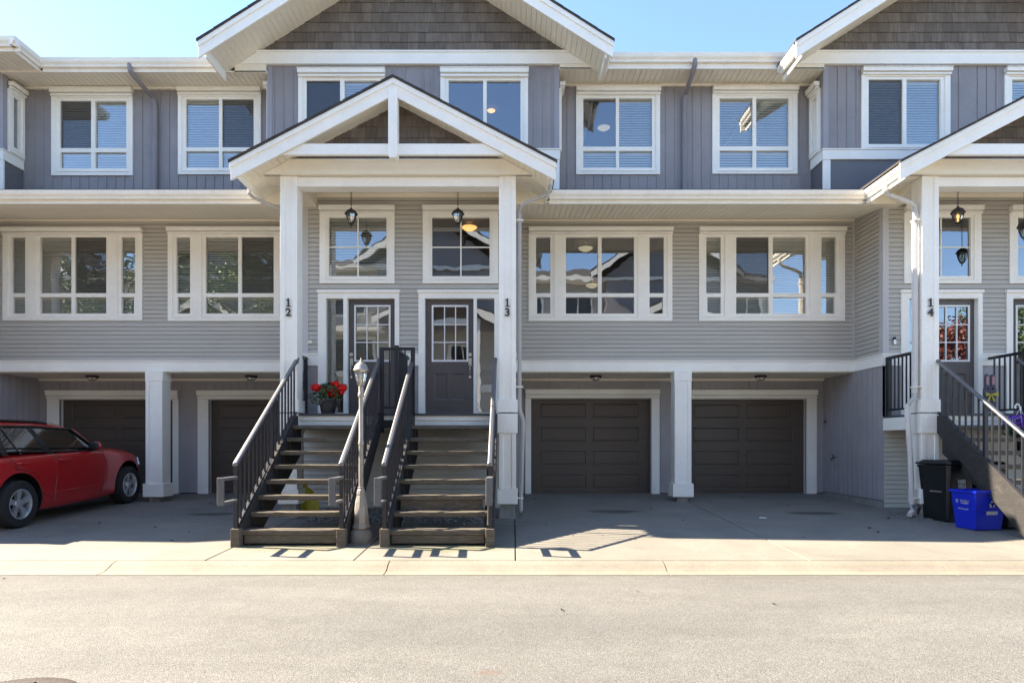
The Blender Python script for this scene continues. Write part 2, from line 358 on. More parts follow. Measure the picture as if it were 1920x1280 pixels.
# ------------------------------------------------------------------ setting: ground, road, kerb, driveway
def struct(name, mb, mat, **kw): return tag(mb.build(name, mat, **kw), kind='structure')
g = MB(); g.face([(-300, -300, -0.6), (300, -300, -0.6), (300, 300, -0.6), (-300, 300, -0.6)]); struct('ground', g, M['dirt'])
KB, KF = 7.19, 6.82; zKF = EYE-1.42
g = MB(); g.face([(-60, -1.2, zKF-0.01), (60, -1.2, zKF-0.01), (60, KF+0.02, zKF), (-60, KF+0.02, zKF)]); struct('road', g, M['asphalt'])
g = MB(); g.box(-60, 60, -40, -1.2, -0.5, zKF+0.08); struct('far_pavement', g, M['farconc'])
kerb = MB(); zk = gz(KB)
prof = [(KB-0.006, zk-0.004), (KB-0.05, zk-0.008), (KB-0.11, zk-0.025), (KB-0.17, zk-0.055), (KB-0.23, zk-0.078), (KF, zKF+0.004), (KF, zKF-0.2), (KB-0.006, zKF-0.2)]
xk = -1.37-3.06*12
while xk < 40:
    kerb.prism_x(prof, xk+0.006, xk+3.054); xk += 3.06
struct('kerb', kerb, M['kerb'])
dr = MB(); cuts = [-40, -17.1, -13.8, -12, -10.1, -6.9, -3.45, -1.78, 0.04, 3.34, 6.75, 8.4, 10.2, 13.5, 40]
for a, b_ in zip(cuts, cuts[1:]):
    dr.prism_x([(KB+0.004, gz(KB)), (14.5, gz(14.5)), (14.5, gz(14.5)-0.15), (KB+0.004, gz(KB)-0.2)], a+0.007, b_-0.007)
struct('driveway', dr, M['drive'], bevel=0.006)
# manhole cover in the road
mh = thing('manhole_cover', (-2.80, 3.485, zKF), 'round rusty iron manhole cover set in the road at the bottom left', 'manhole cover')
r_ = MB(); r_.lathe([(0.30, -0.05), (0.30, 0.006), (0.36, 0.008), (0.375, 0.002), (0.375, -0.05)], (-2.80, 3.485, zKF), 40)
M['rust'] = pmat('rusty_iron', (0.05, 0.035, 0.03), 0.7, 0.4, 12, 0.2, 60, bump=0.5, bscale=60)
r_.build('rim', M['rust'], mh, smooth=True)
r_ = MB(); r_.lathe([(0.29, -0.05), (0.29, 0.012), (0.01, 0.012)], (-2.80, 3.485, zKF), 40)
for i in range(-6, 7):
    for j in range(-6, 7):
        if i*i+j*j < 37: r_.box(-2.80+i*0.042-0.013, -2.80+i*0.042+0.013, 3.485+j*0.042-0.013, 3.485+j*0.042+0.013, zKF+0.012, zKF+0.02)
r_.build('lid', M['rust'], mh)
# ------------------------------------------------------------------ house building blocks
M['cornertrim'] = pmat('corner_trim', (0.50, 0.48, 0.47), 0.5, 0.04, 2, 0.02, 40)
M['bluetrim'] = pmat('grey_corner_board', (0.30, 0.29, 0.32), 0.5, 0.05, 2, 0.02, 40)
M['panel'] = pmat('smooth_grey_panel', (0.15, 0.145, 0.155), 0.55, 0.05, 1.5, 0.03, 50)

def cut_iv(a0, a1, holes, z0, z1):
    iv = [(a0, a1)]
    for h in holes:
        if h[3] <= z0+1e-4 or h[2] >= z1-1e-4: continue
        nw = []
        for s, e in iv:
            if h[1] <= s or h[0] >= e: nw.append((s, e)); continue
            if h[0] > s: nw.append((s, h[0]))
            if h[1] < e: nw.append((h[1], e))
        iv = nw
    return iv
def laps(mb, fr, a0, a1, z0, z1, holes=(), p=0.0817):
    a0, a1 = min(a0, a1), max(a0, a1)
    n = max(1, round((z1-z0)/p)); p = (z1-z0)/n
    for i in range(n):
        zb = z0+i*p; zt = zb+p; zg = zt-0.007
        for s, e in cut_iv(a0, a1, holes, zb, zt):
            prof = [(0.0, zb), (0.016, zb+0.001), (0.006, zg), (-0.012, zg+0.001), (-0.012, zt)]
            for (o1, q1), (o2, q2) in zip(prof, prof[1:]):
                mb.face([fr(s, o1, q1), fr(e, o1, q1), fr(e, o2, q2), fr(s, o2, q2)])
def battens(mb, fr, a0, a1, z0, z1, holes=(), skip=(), p=0.171, w=0.034, t=0.013, phase=0.0, groove=False):
    a0, a1 = min(a0, a1), max(a0, a1)
    mb.plate(fr, (a0, a1, z0, z1), holes, 0.0, -0.03)
    k = math.ceil((a0-phase)/p); x = phase+k*p
    while x < a1-w:
        if x > a0+0.02:
            zz = [(z0, z1)]
            for h in list(holes)+list(skip):
                if h[0] < x+w and h[1] > x:
                    nw = []
                    for s, e in zz:
                        if h[3] <= s or h[2] >= e: nw.append((s, e)); continue
                        if h[2] > s: nw.append((s, h[2]))
                        if h[3] < e: nw.append((h[3], e))
                    zz = nw
            for s, e in zz: mb.fbox(fr, x, x+w, 0.0, t, s+0.001, e-0.001)
        x += p
def strips(mb, A, B, C, D, p=0.1, t=0.012, gap=0.009):
    A, B, C, D = map(Vector, (A, B, C, D)); n = max(1, round((B-A).length/p))
    g = gap/max((B-A).length, 1e-6)/2
    up = (B-A).cross(D-A).normalized()
    if up.z < 0: up = -up
    for i in range(n):
        u0, u1 = i/n+g, (i+1)/n-g
        q = [A.lerp(B, u0), A.lerp(B, u1), D.lerp(C, u1), D.lerp(C, u0)]
        mb.prism(q, [v+up*t for v in q])
    q = [A, B, C, D]; mb.prism([v+up*(t+0.001) for v in q], [v+up*(t+0.012) for v in q])
def gutter_x(mb, x0, x1, y, zt, zb, w=0.11):
    h = zt-zb
    mb.prism_x([(y, zt), (y+0.012, zt), (y+0.016, zt-0.02), (y+0.02, zt-0.03), (y+w-0.008, zt-0.03), (y+w-0.008, zt), (y+w, zt), (y+w, zb), (y+0.055, zb), (y+0.045, zb+h*0.25), (y+0.015, zb+h*0.5), (y+0.004, zt-0.03)], x0, x1)
def gutter_y(mb, x, sgn, y0, y1, zt, zb, w=0.10):
    h = zt-zb; s = -sgn
    pr = [(0, zt), (0.012, zt), (0.02, zt-0.03), (w-0.008, zt-0.03), (w-0.008, zt), (w, zt), (w, zb), (0.055, zb), (0.045, zb+h*0.25), (0.015, zb+h*0.5), (0.004, zt-0.03)]
    mb.prism_y([(x+s*a, z) for a, z in pr], y0, y1)
def shakes(pts_base_z, zpk, half_at, x_of, y, parent, name='shake_wall', row=0.18):
    # rows of split shakes filling a half triangle; half_at(z) = half width at height z
    mb = MB(); rnd = random.Random(int(abs(parent['_base'][0]*977))+int(zpk*100)); tones = []
    z = pts_base_z
    while z < zpk-0.02:
        wmax = half_at(z)+0.02; u = -rnd.random()*0.1
        while u < wmax:
            wd = 0.09+rnd.random()*0.13; u0, u1 = max(u, 0.0), min(u+wd-0.003, wmax); u += wd
            if u1-u0 < 0.01: continue
            dz = rnd.random()*0.006; tn = 0.8+0.4*rnd.random(); zt = min(z+row+0.03, zpk+0.1)
            a = [(x_of(u0), y-0.022, z+dz), (x_of(u1), y-0.022, z+dz), (x_of(u1), y-0.002, zt), (x_of(u0), y-0.002, zt)]
            b = [(p[0], y+0.004, p[2]) for p in a]
            mb.prism(a, b); tones += [tn]*6
        z += row
    mb.prism([(x_of(0), y+0.005, pts_base_z), (x_of(half_at(pts_base_z)), y+0.005, pts_base_z), (x_of(0), y+0.005, zpk)],
             [(x_of(0), y+0.03, pts_base_z), (x_of(half_at(pts_base_z)), y+0.03, pts_base_z), (x_of(0), y+0.03, zpk)]); tones += [0.4]*5
    o = mb.build(name, M['shake'], parent)
    at = o.data.color_attributes.new('tone', 'FLOAT_COLOR', 'CORNER')
    for p in o.data.polygons:
        t = tones[p.index]
        for li in p.loop_indices: at.data[li].color = (t, t, t, 1)
    return o
def window(parent, fr, conv, casing, units, panes, head=None, muntins=(), glass='glass', label=None, casing_o=0.032):
    """casing, units, panes, head: rectangles handed to conv -> (a0, a1, z0, z1); a pane may carry flags b(lind) s(creen)"""
    mb = MB(); U = [conv(*u) for u in units]
    mb.plate(fr, conv(*casing), U, casing_o, -0.03)
    P = [(conv(*p[:4]), p[4] if len(p) > 4 else '') for p in panes]
    for u in U: mb.plate(fr, u, [p for p, _ in P if u[0] < (p[0]+p[1])/2 < u[1]], 0.012, -0.06)
    for (a0, a1, z0, z1) in [conv(*m) for m in muntins]: mb.fbox(fr, a0, a1, -0.03, -0.018, z0, z1)
    for u in U: mb.fbox(fr, u[0]+0.02, u[1]-0.02, casing_o+0.0005, casing_o+0.012, u[2]-0.015, u[2]-0.001)
    if head:
        a0, a1, z0, z1 = conv(*head); h = z1-z0
        mb.fbox(fr, a0, a1, 0.0, 0.095, z0+h*0.40, z1-h*0.10); mb.fbox(fr, a0-0.004, a1+0.004, 0.0, 0.11, z1-h*0.10, z1)
        mb.fbox(fr, a0+0.004, a1-0.004, 0.0, 0.07, z0+0.002, z0+h*0.27); mb.fbox(fr, a0+0.02, a1-0.02, 0.0, 0.04, z0+h*0.27, z0+h*0.40)
    o = mb.build('window', M['vinyl'] if False else M['trim'], parent, bevel=0.004)
    if label: o['label'] = label
    gm = MB()
    for p, _ in P: gm.face([fr(p[0], -0.032, p[2]), fr(p[1], -0.032, p[2]), fr(p[1], -0.032, p[3]), fr(p[0], -0.032, p[3])])
    gm.build('pane', M[glass], o, recalc=False)
    bm_ = MB()
    for p, fl in P:
        if 'b' in fl:
            z = p[3]+0.03
            bm_.fbox(fr, p[0]-0.02, p[1]+0.02, -0.13, -0.075, p[3]-0.045, p[3]+0.02)
            while z > p[2]-0.03:
                tl = 0.042
                bm_.face([fr(p[0]-0.02, -0.075, z-tl), fr(p[1]+0.02, -0.075, z-tl), fr(p[1]+0.02, -0.102, z), fr(p[0]-0.02, -0.102, z)])
                z -= 0.047
    if bm_.f: bm_.build('blind', M['blind'], o, recalc=False)
    sm = MB()
    for p, fl in P:
        if 's' in fl: sm.face([fr(p[0], -0.012, p[2]), fr(p[1], -0.012, p[2]), fr(p[1], -0.012, p[3]), fr(p[0], -0.012, p[3])])
    if sm.f: sm.build('insect_screen', M['screen'], o, recalc=False)
    return o, U
def text_obj(body, size, mat, name, parent, loc, rot=(math.pi/2, 0, 0), ext=0.006, bold=0.0, base=None, label=None):
    cu = bpy.data.curves.new(name, 'FONT'); cu.body = body; cu.size = size; cu.extrude = ext; cu.offset = bold
    cu.align_x = 'CENTER'; cu.align_y = 'CENTER'; cu.space_line = 0.78
    t = bpy.data.objects.new(name, cu); COL.objects.link(t)
    dg = bpy.context.evaluated_depsgraph_get()
    me = bpy.data.meshes.new_from_object(t.evaluated_get(dg)); bpy.data.objects.remove(t); bpy.data.curves.remove(cu)
    b = Vector(parent['_base'])
    mx = Matrix.Translation(Vector(loc)-b) @ (rot if isinstance(rot, Matrix) else Matrix.Rotation(rot[2], 4, 'Z') @ Matrix.Rotation(rot[1], 4, 'Y') @ Matrix.Rotation(rot[0], 4, 'X'))
    me.transform(mx); me.materials.clear(); me.materials.append(mat)
    o = bpy.data.objects.new(name, me); COL.objects.link(o); o.parent = parent
    if label: o['label'] = label
    return o

# ------------------------------------------------------------------ window tables (photo pixels, on the wall's own plane)
def midwin(l, r, nl, m1, m2, nr, flags, yt=445, ym=550, yl=557, yb=588, hd=(428, 440), ybot=602):
    P = [(nl[0], yt, nl[1], ym, flags[0]), (nl[0]+2, yl, nl[1], yb, flags[0]),
         (m1[0], yt, m1[1], ym, flags[1]), (m1[0], yl, m1[1], yb, flags[4]), (m2[0], yt, m2[1], ym, flags[2]), (m2[0], yl, m2[1], yb, flags[5]),
         (nr[0], yt, nr[1], ym, flags[3]), (nr[0], yl, nr[1]-2, yb, flags[3])]
    U = [(nl[0]-6, yt-5, nl[1]+7, yb+6), (m1[0]-7, yt-5, m2[1]+7, yb+6), (nr[0]-7, yt-5, nr[1]+6, yb+6)]
    return dict(casing=(l, hd[1]-2, r, ybot), units=U, panes=P, head=(l, hd[0], r+1, hd[1]))
def upwin(l, r, t, b, g1, g2, ym, gb, flags, hd, lower=True):
    P = [(g1[0], t, g1[1], ym[0] if lower else gb, flags[0]), (g2[0], t, g2[1], ym[0] if lower else gb, flags[1])]
    if lower: P += [(g1[0], ym[1], g1[1], gb, flags[2]), (g2[0], ym[1], g2[1], gb, flags[3])]
    return dict(casing=(l, hd[1]-2, r, b), units=[(g1[0]-7, t-5, g2[1]+7, gb+6)], panes=P, head=(l, hd[0], r+1, hd[1]))
def shift(d, dx):
    sh = lambda r: (r[0]+dx, r[1], r[2]+dx)+tuple(r[3:])
    return dict(casing=sh(d['casing']), units=[sh(u) for u in d['units']], panes=[sh(p) for p in d['panes']], head=sh(d['head']) if d.get('head') else None, muntins=[sh(m) for m in d.get('muntins', [])])
def entwin(l, r, g0, g1, flag):
    c = (g0+g1)/2
    return dict(casing=(l, 400, r, 532), units=[(g0-5, 403, g1+5, 524)], panes=[(g0, 408, g1, 518, flag)], head=(l, 388, r+1, 402),
                muntins=[(c-1.3, 408, c+1.3, 518), (g0, 461.8, c-1.3, 464.2), (c+1.3, 461.8, g1, 464.2)])
W = {}
W[12] = dict(
    mid=midwin(316, 577, (331, 357), (386, 447), (453.5, 513.5), (537, 563), ['b', 'b', 'bs', 'b', 'b', 'b']),
    up=upwin(335, 490, 187, 328, (349, 411), (417, 476), (277, 284), 315, ['b', 'bs', 'b', 'b'], (167, 180)),
    bay=upwin(560, 722, 152, 281, (575, 638), (646, 709), (0, 0), 271, ['s', 'b'], (132, 147), False),
    ent=entwin(600, 740, 616.5, 725, 'b'), garage=(372, 640, 392, 617, 732, 748))
W[13] = dict(
    mid=midwin(991, 1260, (1005, 1032), (1061, 1121), (1128, 1189), (1217.6, 1245), ['', '', '', '', '', '']),
    up=upwin(1080, 1237, 185, 328, (1093.6, 1154.5), (1160.6, 1222.5), (275.7, 283.6), 315, ['', 'b', 'b', 'b'], (166, 180)),
    bay=upwin(826, 990, 152, 281, (841, 906), (912.5, 976), (0, 0), 271, ['', ''], (131, 147), False),
    ent=entwin(793, 934, 810, 918, ''), garage=(985, 1236, 995.7, 1221, 730, 746))
W[14] = dict(
    mid=midwin(1310, 1583, (1324, 1351.5), (1380, 1441), (1448.6, 1510.5), (1539.7, 1567), ['b', 'bs', 'b', 'b', 'b', 'b']),
    up=upwin(1335, 1494, 185, 327, (1349, 1411), (1417.5, 1478.5), (275, 283), 315, ['b', 'b', 'b', 'b'], (165, 178)),
    bay=upwin(1614, 1780, 150, 281, (1628, 1691.5), (1699, 1763), (0, 0), 271, ['bs', 'b'], (130, 143), False),
    ent=entwin(1694, 1838, 1712, 1820, ''), garage=(1275, 1530, 1286, 1511, 731, 747))
W[11] = dict(
    mid=midwin(7, 268, (22.5, 48), (76, 134.7), (141.5, 200), (228, 254), ['b', 'b', 'bs', 'b', 'b', 'b'], hd=(429, 441), ybot=601),
    up=upwin(98, 250, 190, 330, (113.6, 171.5), (178.6, 237.6), (278.5, 286), 316, ['bs', 'b', 'b', 'b'], (168, 183)),
    bay=shift(W[13]['bay'], -10.19*1200/dB), ent=shift(W[13]['ent'], -10.19*1200/dE), garage=(90, 336, 112.5, 325, 732, 748))
W[15] = dict(mid=shift(W[13]['mid'], 10.19*1200/dM), up=shift(W[13]['up'], 10.19*1200/dM), bay=upwin(1882, 2046, 150, 281, (1897, 1962), (1968, 2032), (0, 0), 271, ['b', 'b'], (130, 143), False),
    ent=shift(W[13]['ent'], 1098), garage=tuple(v+10.19*1200/dG if i < 4 else v for i, v in enumerate(W[13]['garage'])))
DOOR = {12: dict(out=(597, 749), side=(612, 644.7), door=(653.3, 739.6), lite=(666, 728), knob=657.6, bl='b'),
        13: dict(out=(785, 937), side=(894, 927), door=(798, 887), lite=(812, 874.5), knob=881, bl='')}
def dsh(d, dx): return {k: (tuple(x+dx for x in v) if isinstance(v, tuple) else v+dx if not isinstance(v, str) else v) for k, v in d.items()}
DOOR[14] = dsh(DOOR[12], 1091); DOOR[15] = dsh(DOOR[13], 1100); DOOR[11] = dsh(DOOR[13], -1087)
for k_ in (14, 15, 11): DOOR[k_]['bl'] = ''
FL = 1.535     # landing floor
UE, UR, UB = 1.85, 5.095, 2.66

def house(num, Xc, sg, label, full=True):
    root = thing('townhouse', (Xc, dC, 0), label, 'townhouse')
    left = num in (10, 11, 12)
    zsf, zgt = (7.826, 8.03) if left else (7.887, 8.12)
    wx = lambda u: Xc+sg*u
    uE = 2.10 if num == 11 else UE
    def bx(mb, u0, u1, y0, y1, z0, z1):
        a, b = sorted((wx(u0), wx(u1))); mb.box(a, b, y0, y1, z0, z1)
    def fp(mb, pts, y0, y1): mb.prism_y([(wx(u), z) for u, z in pts], y0, y1)
    outside = sideP if sg > 0 else sideN       # faces away from the porch centre
    D = W.get(num) if full else None
    fM, fB, fE, fG = front(dM), front(dB), front(dE), front(dG)
    cM, cB, cE = (lambda *r: rect(*r, dM)), (lambda *r: rect(*r, dB)), (lambda *r: rect(*r, dE))
    hM = [cM(*u) for u in D['mid']['units']] if D else []
    hU = [cM(*u) for u in D['up']['units']] if D else []
    hB = [cB(*u) for u in D['bay']['units']] if D else []
    hE = [cE(*u) for u in D['ent']['units']] if D else []
    dd = DOOR.get(num) if D else None
    ztop = Z(546, dE)
    hD = [(X(dd['out'][0]+3, dE), X(dd['out'][1]-3, dE), FL, ztop-0.04)] if D else []
    # --- walls
    def one(name, mat, fn, recalc=True, bevel=0.0):
        mb = MB(); fn(mb); return mb.build(name, mat, root, recalc=recalc, bevel=bevel)
    one('siding_wall', M['siding'], lambda m: laps(m, fM, wx(uE), wx(UR), 2.633, 5.315, hM), False)
    one('return_wall', M['siding'], lambda m: laps(m, outside(wx(uE)), dE, dM, 2.633, 5.315), False)
    one('entry_wall', M['siding'], lambda m: laps(m, fE, wx(0), wx(UE), 2.633, 5.40, hE+hD), False)
    one('porch_base_wall', M['siding'], lambda m: laps(m, fE, wx(0), wx(UE), gz(dE)+0.02, 1.40), False)
    mb = MB()
    sk = []
    if D: sk = [cM(*D['up']['casing']), cM(*D['up']['head'])]
    battens(mb, fM, wx(UB), wx(UR), 5.35, zsf, hU, sk, phase=wx(UR)-0.01)
    mb.build('board_wall', M['batten'], root); mb = MB()
    sk = [cB(*D['bay']['casing']), cB(*D['bay']['head'])] if D else []
    battens(mb, fB, wx(0), wx(UB), 6.447, 8.0, hB, sk, phase=wx(0)-0.017)
    mb.build('bay_wall', M['batten'], root); mb = MB()
    battens(mb, outside(wx(UB)), dB, dM, 6.447, 8.0, [], [])
    mb.build('bay_side_wall', M['batten'], root)
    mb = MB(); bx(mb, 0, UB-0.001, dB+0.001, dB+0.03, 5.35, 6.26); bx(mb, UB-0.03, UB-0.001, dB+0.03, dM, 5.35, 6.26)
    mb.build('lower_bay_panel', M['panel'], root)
    gr = D['garage'] if D else None
    hG = [(X(gr[2], dG), X(gr[3], dG), -0.2, Z(gr[5], dG))] if D else []
    skG = [(X(gr[0], dG), X(gr[1], dG), -0.2, Z(gr[4], dG))] if D else []
    mb = MB()
    battens(mb, fG, wx(uE), wx(UR), 0.02, 2.41, hG, skG, p=0.17, w=0.15, t=0.010, phase=wx(UR))
    mb.build('garage_wall', M['garwall'], root); mb = MB()
    battens(mb, outside(wx(uE)), dE, dG, gz(dE)+0.14, 2.42, [], [], p=0.17, w=0.15, t=0.010, phase=dE)
    mb.build('garage_side_wall', M['garwall'], root); mb = MB()
    for a, b in cut_iv(min(wx(0), wx(UE)), max(wx(0), wx(UE)), hD, FL, 2.42):
        mb = MB(); battens(mb, fE, a, b, FL, 2.42, [], [], p=0.17, w=0.15, t=0.01, phase=wx(0)); mb.build('entry_panel', M['garwall'], root)
    mb = MB(); bx(mb, uE-0.02, uE+0.014, dE, dG, -0.35, gz(dE)+0.13); bx(mb, UE-1.84, UE, dE-0.02, dE+0.1, -0.35, gz(dE)+0.015)
    bx(mb, uE, UR, dG-0.02, dG+0.1, -0.3, 0.03) if not D else None
    mb.build('foundation', M['pier'], root)
    # rooms, back and party walls
    mb = MB()
    bx(mb, 0, UR, dM+6.0, dM+6.1, -0.3, 7.9)
    bx(mb, 0, UR-0.05, dM+3.0, dM+3.05, 2.5, 8.0)
    for z in (2.50, 5.45, 7.95): bx(mb, 0.02, UR-0.02, dM+0.25, dM+6.0, z, z+0.1)
    bx(mb, 0.02, UE, dE+0.2, dM+3, FL-0.05, FL); bx(mb, 0.02, UE, dM+1.5, dM+1.6, FL, 5.4)
    bx(mb, UR-0.03, UR-0.01, dM+0.1, dM+6.0, 2.5, 8.0); bx(mb, UR-0.03, UR-0.01, dG+0.05, dM+6.0, -0.3, 2.5); bx(mb, 0.0, 0.02, dE+0.1, dM+6.0, -0.3, 5.3); bx(mb, 0.0, 0.02, dB+0.1, dM+6.0, 5.3, 7.9)
    mb.build('interior_wall', M['room'], root)
    # --- bands and trim
    mb = MB()
    bx(mb, uE+0.03, UR, dM-0.035, dM+0.02, 2.42, 2.610); bx(mb, uE+0.045, UR, dM-0.055, dM+0.02, 2.610, 2.633); mb.build('belly_band', M['trim'], root, bevel=0.004); mb = MB()
    bx(mb, uE-0.02, uE+0.03, dE-0.03, dM+0.02, 2.42, 2.610); bx(mb, uE-0.02, uE+0.045, dE-0.045, dM+0.02, 2.610, 2.633); mb.build('return_band', M['trim'], root, bevel=0.004)
    if D:
        for a, b in cut_iv(min(wx(0), wx(UE-0.02)), max(wx(0), wx(UE-0.02)), [(X(dd['out'][0], dE), X(dd['out'][1], dE), 2, 3)], 2.42, 2.63):
            mb = MB(); mb.box(a, b, dE-0.03, dE+0.01, 2.42, 2.610); mb.box(a, b, dE-0.045, dE+0.01, 2.609, 2.633)
            mb.build('entry_band', M['trim'], root, bevel=0.004)
    mb = MB()
    bx(mb, 0, UB+0.03, dB-0.03, dB+0.02, 6.251, 6.425); bx(mb, 0, UB+0.045, dB-0.045, dB+0.02, 6.425, 6.447)
    bx(mb, UB-0.02, UB+0.03, dB+0.02, dM, 6.251, 6.425); bx(mb, UB-0.02, UB+0.045, dB+0.02, dM, 6.425, 6.447)
    bx(mb, UB-0.115, UB+0.02, dB-0.02, dB+0.02, 5.35, 6.251)
    mb.build('bay_band', M['trim'], root, bevel=0.004)
    mb = MB()
    bx(mb, UB-0.075, UB+0.016, dB-0.018, dB+0.08, 6.447, 7.97); mb.build('corner_board', M['bluetrim'], root)
    mb = MB()
    bx(mb, uE-0.085, uE+0.02, dE-0.02, dE+0.10, 2.633, 5.38); mb.build('corner_board', M['cornertrim'], root); mb = MB(); bx(mb, uE+0.0, uE+0.04, dM-0.04, dM, 2.633, 5.31)
    mb.build('corner_board', M['cornertrim'], root)
    # --- soffits
    yW = dC-0.02
    def sof(name, fn):
        mb = MB(); fn(mb); mb.build(name, M['soffit'], root)
    def _low(mb):
        strips(mb, (wx(1.87), dLE+0.12, 5.135), (wx(UR), dLE+0.12, 5.135), (wx(UR), dM, 5.311), (wx(1.87), dM, 5.311)); bx(mb, uE, UR, dM-0.05, dM+0.01, 5.285, 5.318)
    sof('lower_soffit', _low)
    sof('porch_eave_soffit', lambda mb: strips(mb, (wx(1.87), yW-0.01, 5.305), (wx(1.87), 11.0, 5.305), (wx(2.14), 11.0, 5.305), (wx(2.14), yW-0.01, 5.305)))
    sof('porch_eave_slope', lambda mb: strips(mb, (wx(2.13), yW, 5.308), (wx(2.13), 11.0, 5.308), (wx(2.36), 11.0, 5.188), (wx(2.36), yW, 5.188)))
    sof('porch_eave_end', lambda mb: bx(mb, 1.87, 2.385, 10.835, 10.855, 5.112, 5.31))
    def _por(mb):
        strips(mb, (wx(0), 10.42, 5.43), (wx(1.62), 10.42, 5.43), (wx(1.62), dE, 5.43), (wx(0), dE, 5.43)); bx(mb, 0, 1.62, dE-0.04, dE+0.01, 5.37, 5.432)
    sof('porch_ceiling', _por)
    def _up(mb):
        strips(mb, (wx(UB), dUE+0.12, zsf), (wx(UR), dUE+0.12, zsf), (wx(UR), dM, zsf), (wx(UB), dM, zsf)); bx(mb, UB+0.01, UR, dM-0.045, dM+0.01, zsf-0.03, zsf+0.001)
    sof('upper_soffit', _up)
    if num in (10, 11): sof('bay_soffit', lambda mb: strips(mb, (wx(0), 11.06, zsf+0.02), (wx(3.40), 11.06, zsf+0.02), (wx(3.40), dB+0.02, zsf+0.02), (wx(0), dB+0.02, zsf+0.02)))
    def _gar(mb):
        strips(mb, (wx(uE), dM, 2.405), (wx(UR), dM, 2.405), (wx(UR), dG, 2.405), (wx(uE), dG, 2.405)); bx(mb, uE, UR, dG-0.04, dG, 2.36, 2.407)
    sof('garage_ceiling', _gar)
    # --- lower roof, porch roof
    mb = MB()
    mb.prism([(wx(2.40), dLE+0.03, 5.285), (wx(UR), dLE+0.03, 5.285), (wx(UR), dM, 5.70), (wx(2.40), dM, 5.70)],
             [(wx(2.40), dLE+0.03, 5.325), (wx(UR), dLE+0.03, 5.325), (wx(UR), dM, 5.74), (wx(2.40), dM, 5.74)])
    mb.build('lower_roof', M['roof'], root)
    ps = 0.52; pt, pb, ph = 5.33, 5.065, 2.476
    mb = MB(); e = 0.02
    fp(mb, [(0, pt+ps*ph), (ph+e, pt-ps*e), (ph+e, pt-ps*e+0.028), (0, pt+ps*ph+0.028)], dP-0.045, dB)
    for r_i in range(9):   # shingle courses show as small steps along the edge
        u1 = ph+e-r_i*0.29; fp(mb, [(u1, pt+ps*(ph-u1)+0.028), (u1, pt+ps*(ph-u1)+0.036), (max(u1-0.28, 0), pt+ps*(ph-max(u1-0.28, 0))+0.030)], dP-0.05, dB)
    roof = mb.build('porch_roof', M['roof'], root)
    mb = MB()
    fp(mb, [(0, pt+ps*ph-0.001), (ph, pt-0.001), (ph, pb), (0, pb+ps*ph)], dP, dP+0.04)
    fp(mb, [(0, pt+ps*ph-0.002), (ph+0.012, pt-ps*0.012-0.002), (ph+0.012, pt-0.085), (0, pt+ps*ph-0.085)], dP-0.025, dP)
    # far layer under the roof: boards that close the slab
    fp(mb, [(0, pt+ps*ph-0.001), (ph-0.08, pt+ps*0.08-0.001), (ph-0.08, pt+ps*0.08-0.03), (0, pt+ps*ph-0.03)], dP+0.04, dB)
    bx(mb, 2.36, 2.385, dP+0.04, dLE+0.14, 5.10, pt-0.03)
    mb.build('rake_board', M['trim'], root, bevel=0.004)
    yW = dC-0.02
    mb = MB()
    zs = lambda u: 5.128+ps*(ph-u)
    strips(mb, (wx(ph-0.12), dP+0.041, zs(ph-0.12)), (wx(0), dP+0.041, zs(0)), (wx(0), yW, zs(0)), (wx(ph-0.12), yW, zs(ph-0.12)), t=0.008)
    mb.build('rake_soffit', M['soffit'], root)
    half = lambda z: max(0.0, ph-(z-5.128)/ps)
    shakes(5.53, 5.128+ps*ph, half, wx, yW, root)
    mb = MB()
    fp(mb, [(0, 5.305), (2.12, 5.305), (1.70, 5.525), (0, 5.525)], yW-0.06, yW+0.02)
    fp(mb, [(0, 5.505), (1.74, 5.505), (1.68, 5.535), (0, 5.535)], yW-0.08, yW-0.06)
    mb.build('frieze_board', M['soffit'], root)
    mb = MB()
    bx(mb, 0, 1.61, dC+0.015, dC+0.25, 5.145, 5.304); mb.build('porch_beam', M['trim'], root, bevel=0.004)
    mb = MB(); bx(mb, 1.612, 1.868, dC+0.27, dE, 5.20, 5.43); mb.build('side_beam', M['soffit'], root)
    # collar beam and king post
    mb = MB(); yk = dP+0.0
    zc0, zc1 = Z(288, dP), Z(267, dP)
    fp(mb, [(0.0 if sg < 0 else 0.0, zc0), (ph-(zc0-pb)/ps, zc0), (ph-(zc1-pb)/ps, zc1), (0.0, zc1)], dP+0.041, dP+0.10)
    mb.build('collar_beam', M['trim'], root, bevel=0.004)
    if sg < 0:
        mb = MB(); x0 = Xc-0.07; z0, z1 = Z(297, dP), pb+ps*ph+0.10
        mb.prism_y([(x0, z1), (x0, z0+0.04), (x0+0.03, z0), (x0+0.11, z0), (x0+0.14, z0+0.04), (x0+0.14, z1)], dP-0.032, dP+0.13)
        mb.build('king_post', M['trim'], root, bevel=0.004)
    # --- gutters
    mb = MB()
    a, b = sorted((wx(2.44), wx(UR))); gutter_x(mb, a, b, dLE, 5.303, 5.172)
    mb.box(a, b, dLE+0.111, dLE+0.135, 5.109, 5.29)
    gutter_y(mb, wx(2.476), sg, dP+0.05, dLE+0.11, 5.30, 5.172)
    mb.build('gutter', M['gutter'], root)
    mb = MB()
    u0 = 3.44
    a, b = sorted((wx(u0), wx(UR))); gutter_x(mb, a, b, dUE, zgt, zgt-0.145)
    mb.box(a, b, dUE+0.111, dUE+0.135, zsf-0.005, zgt-0.01)
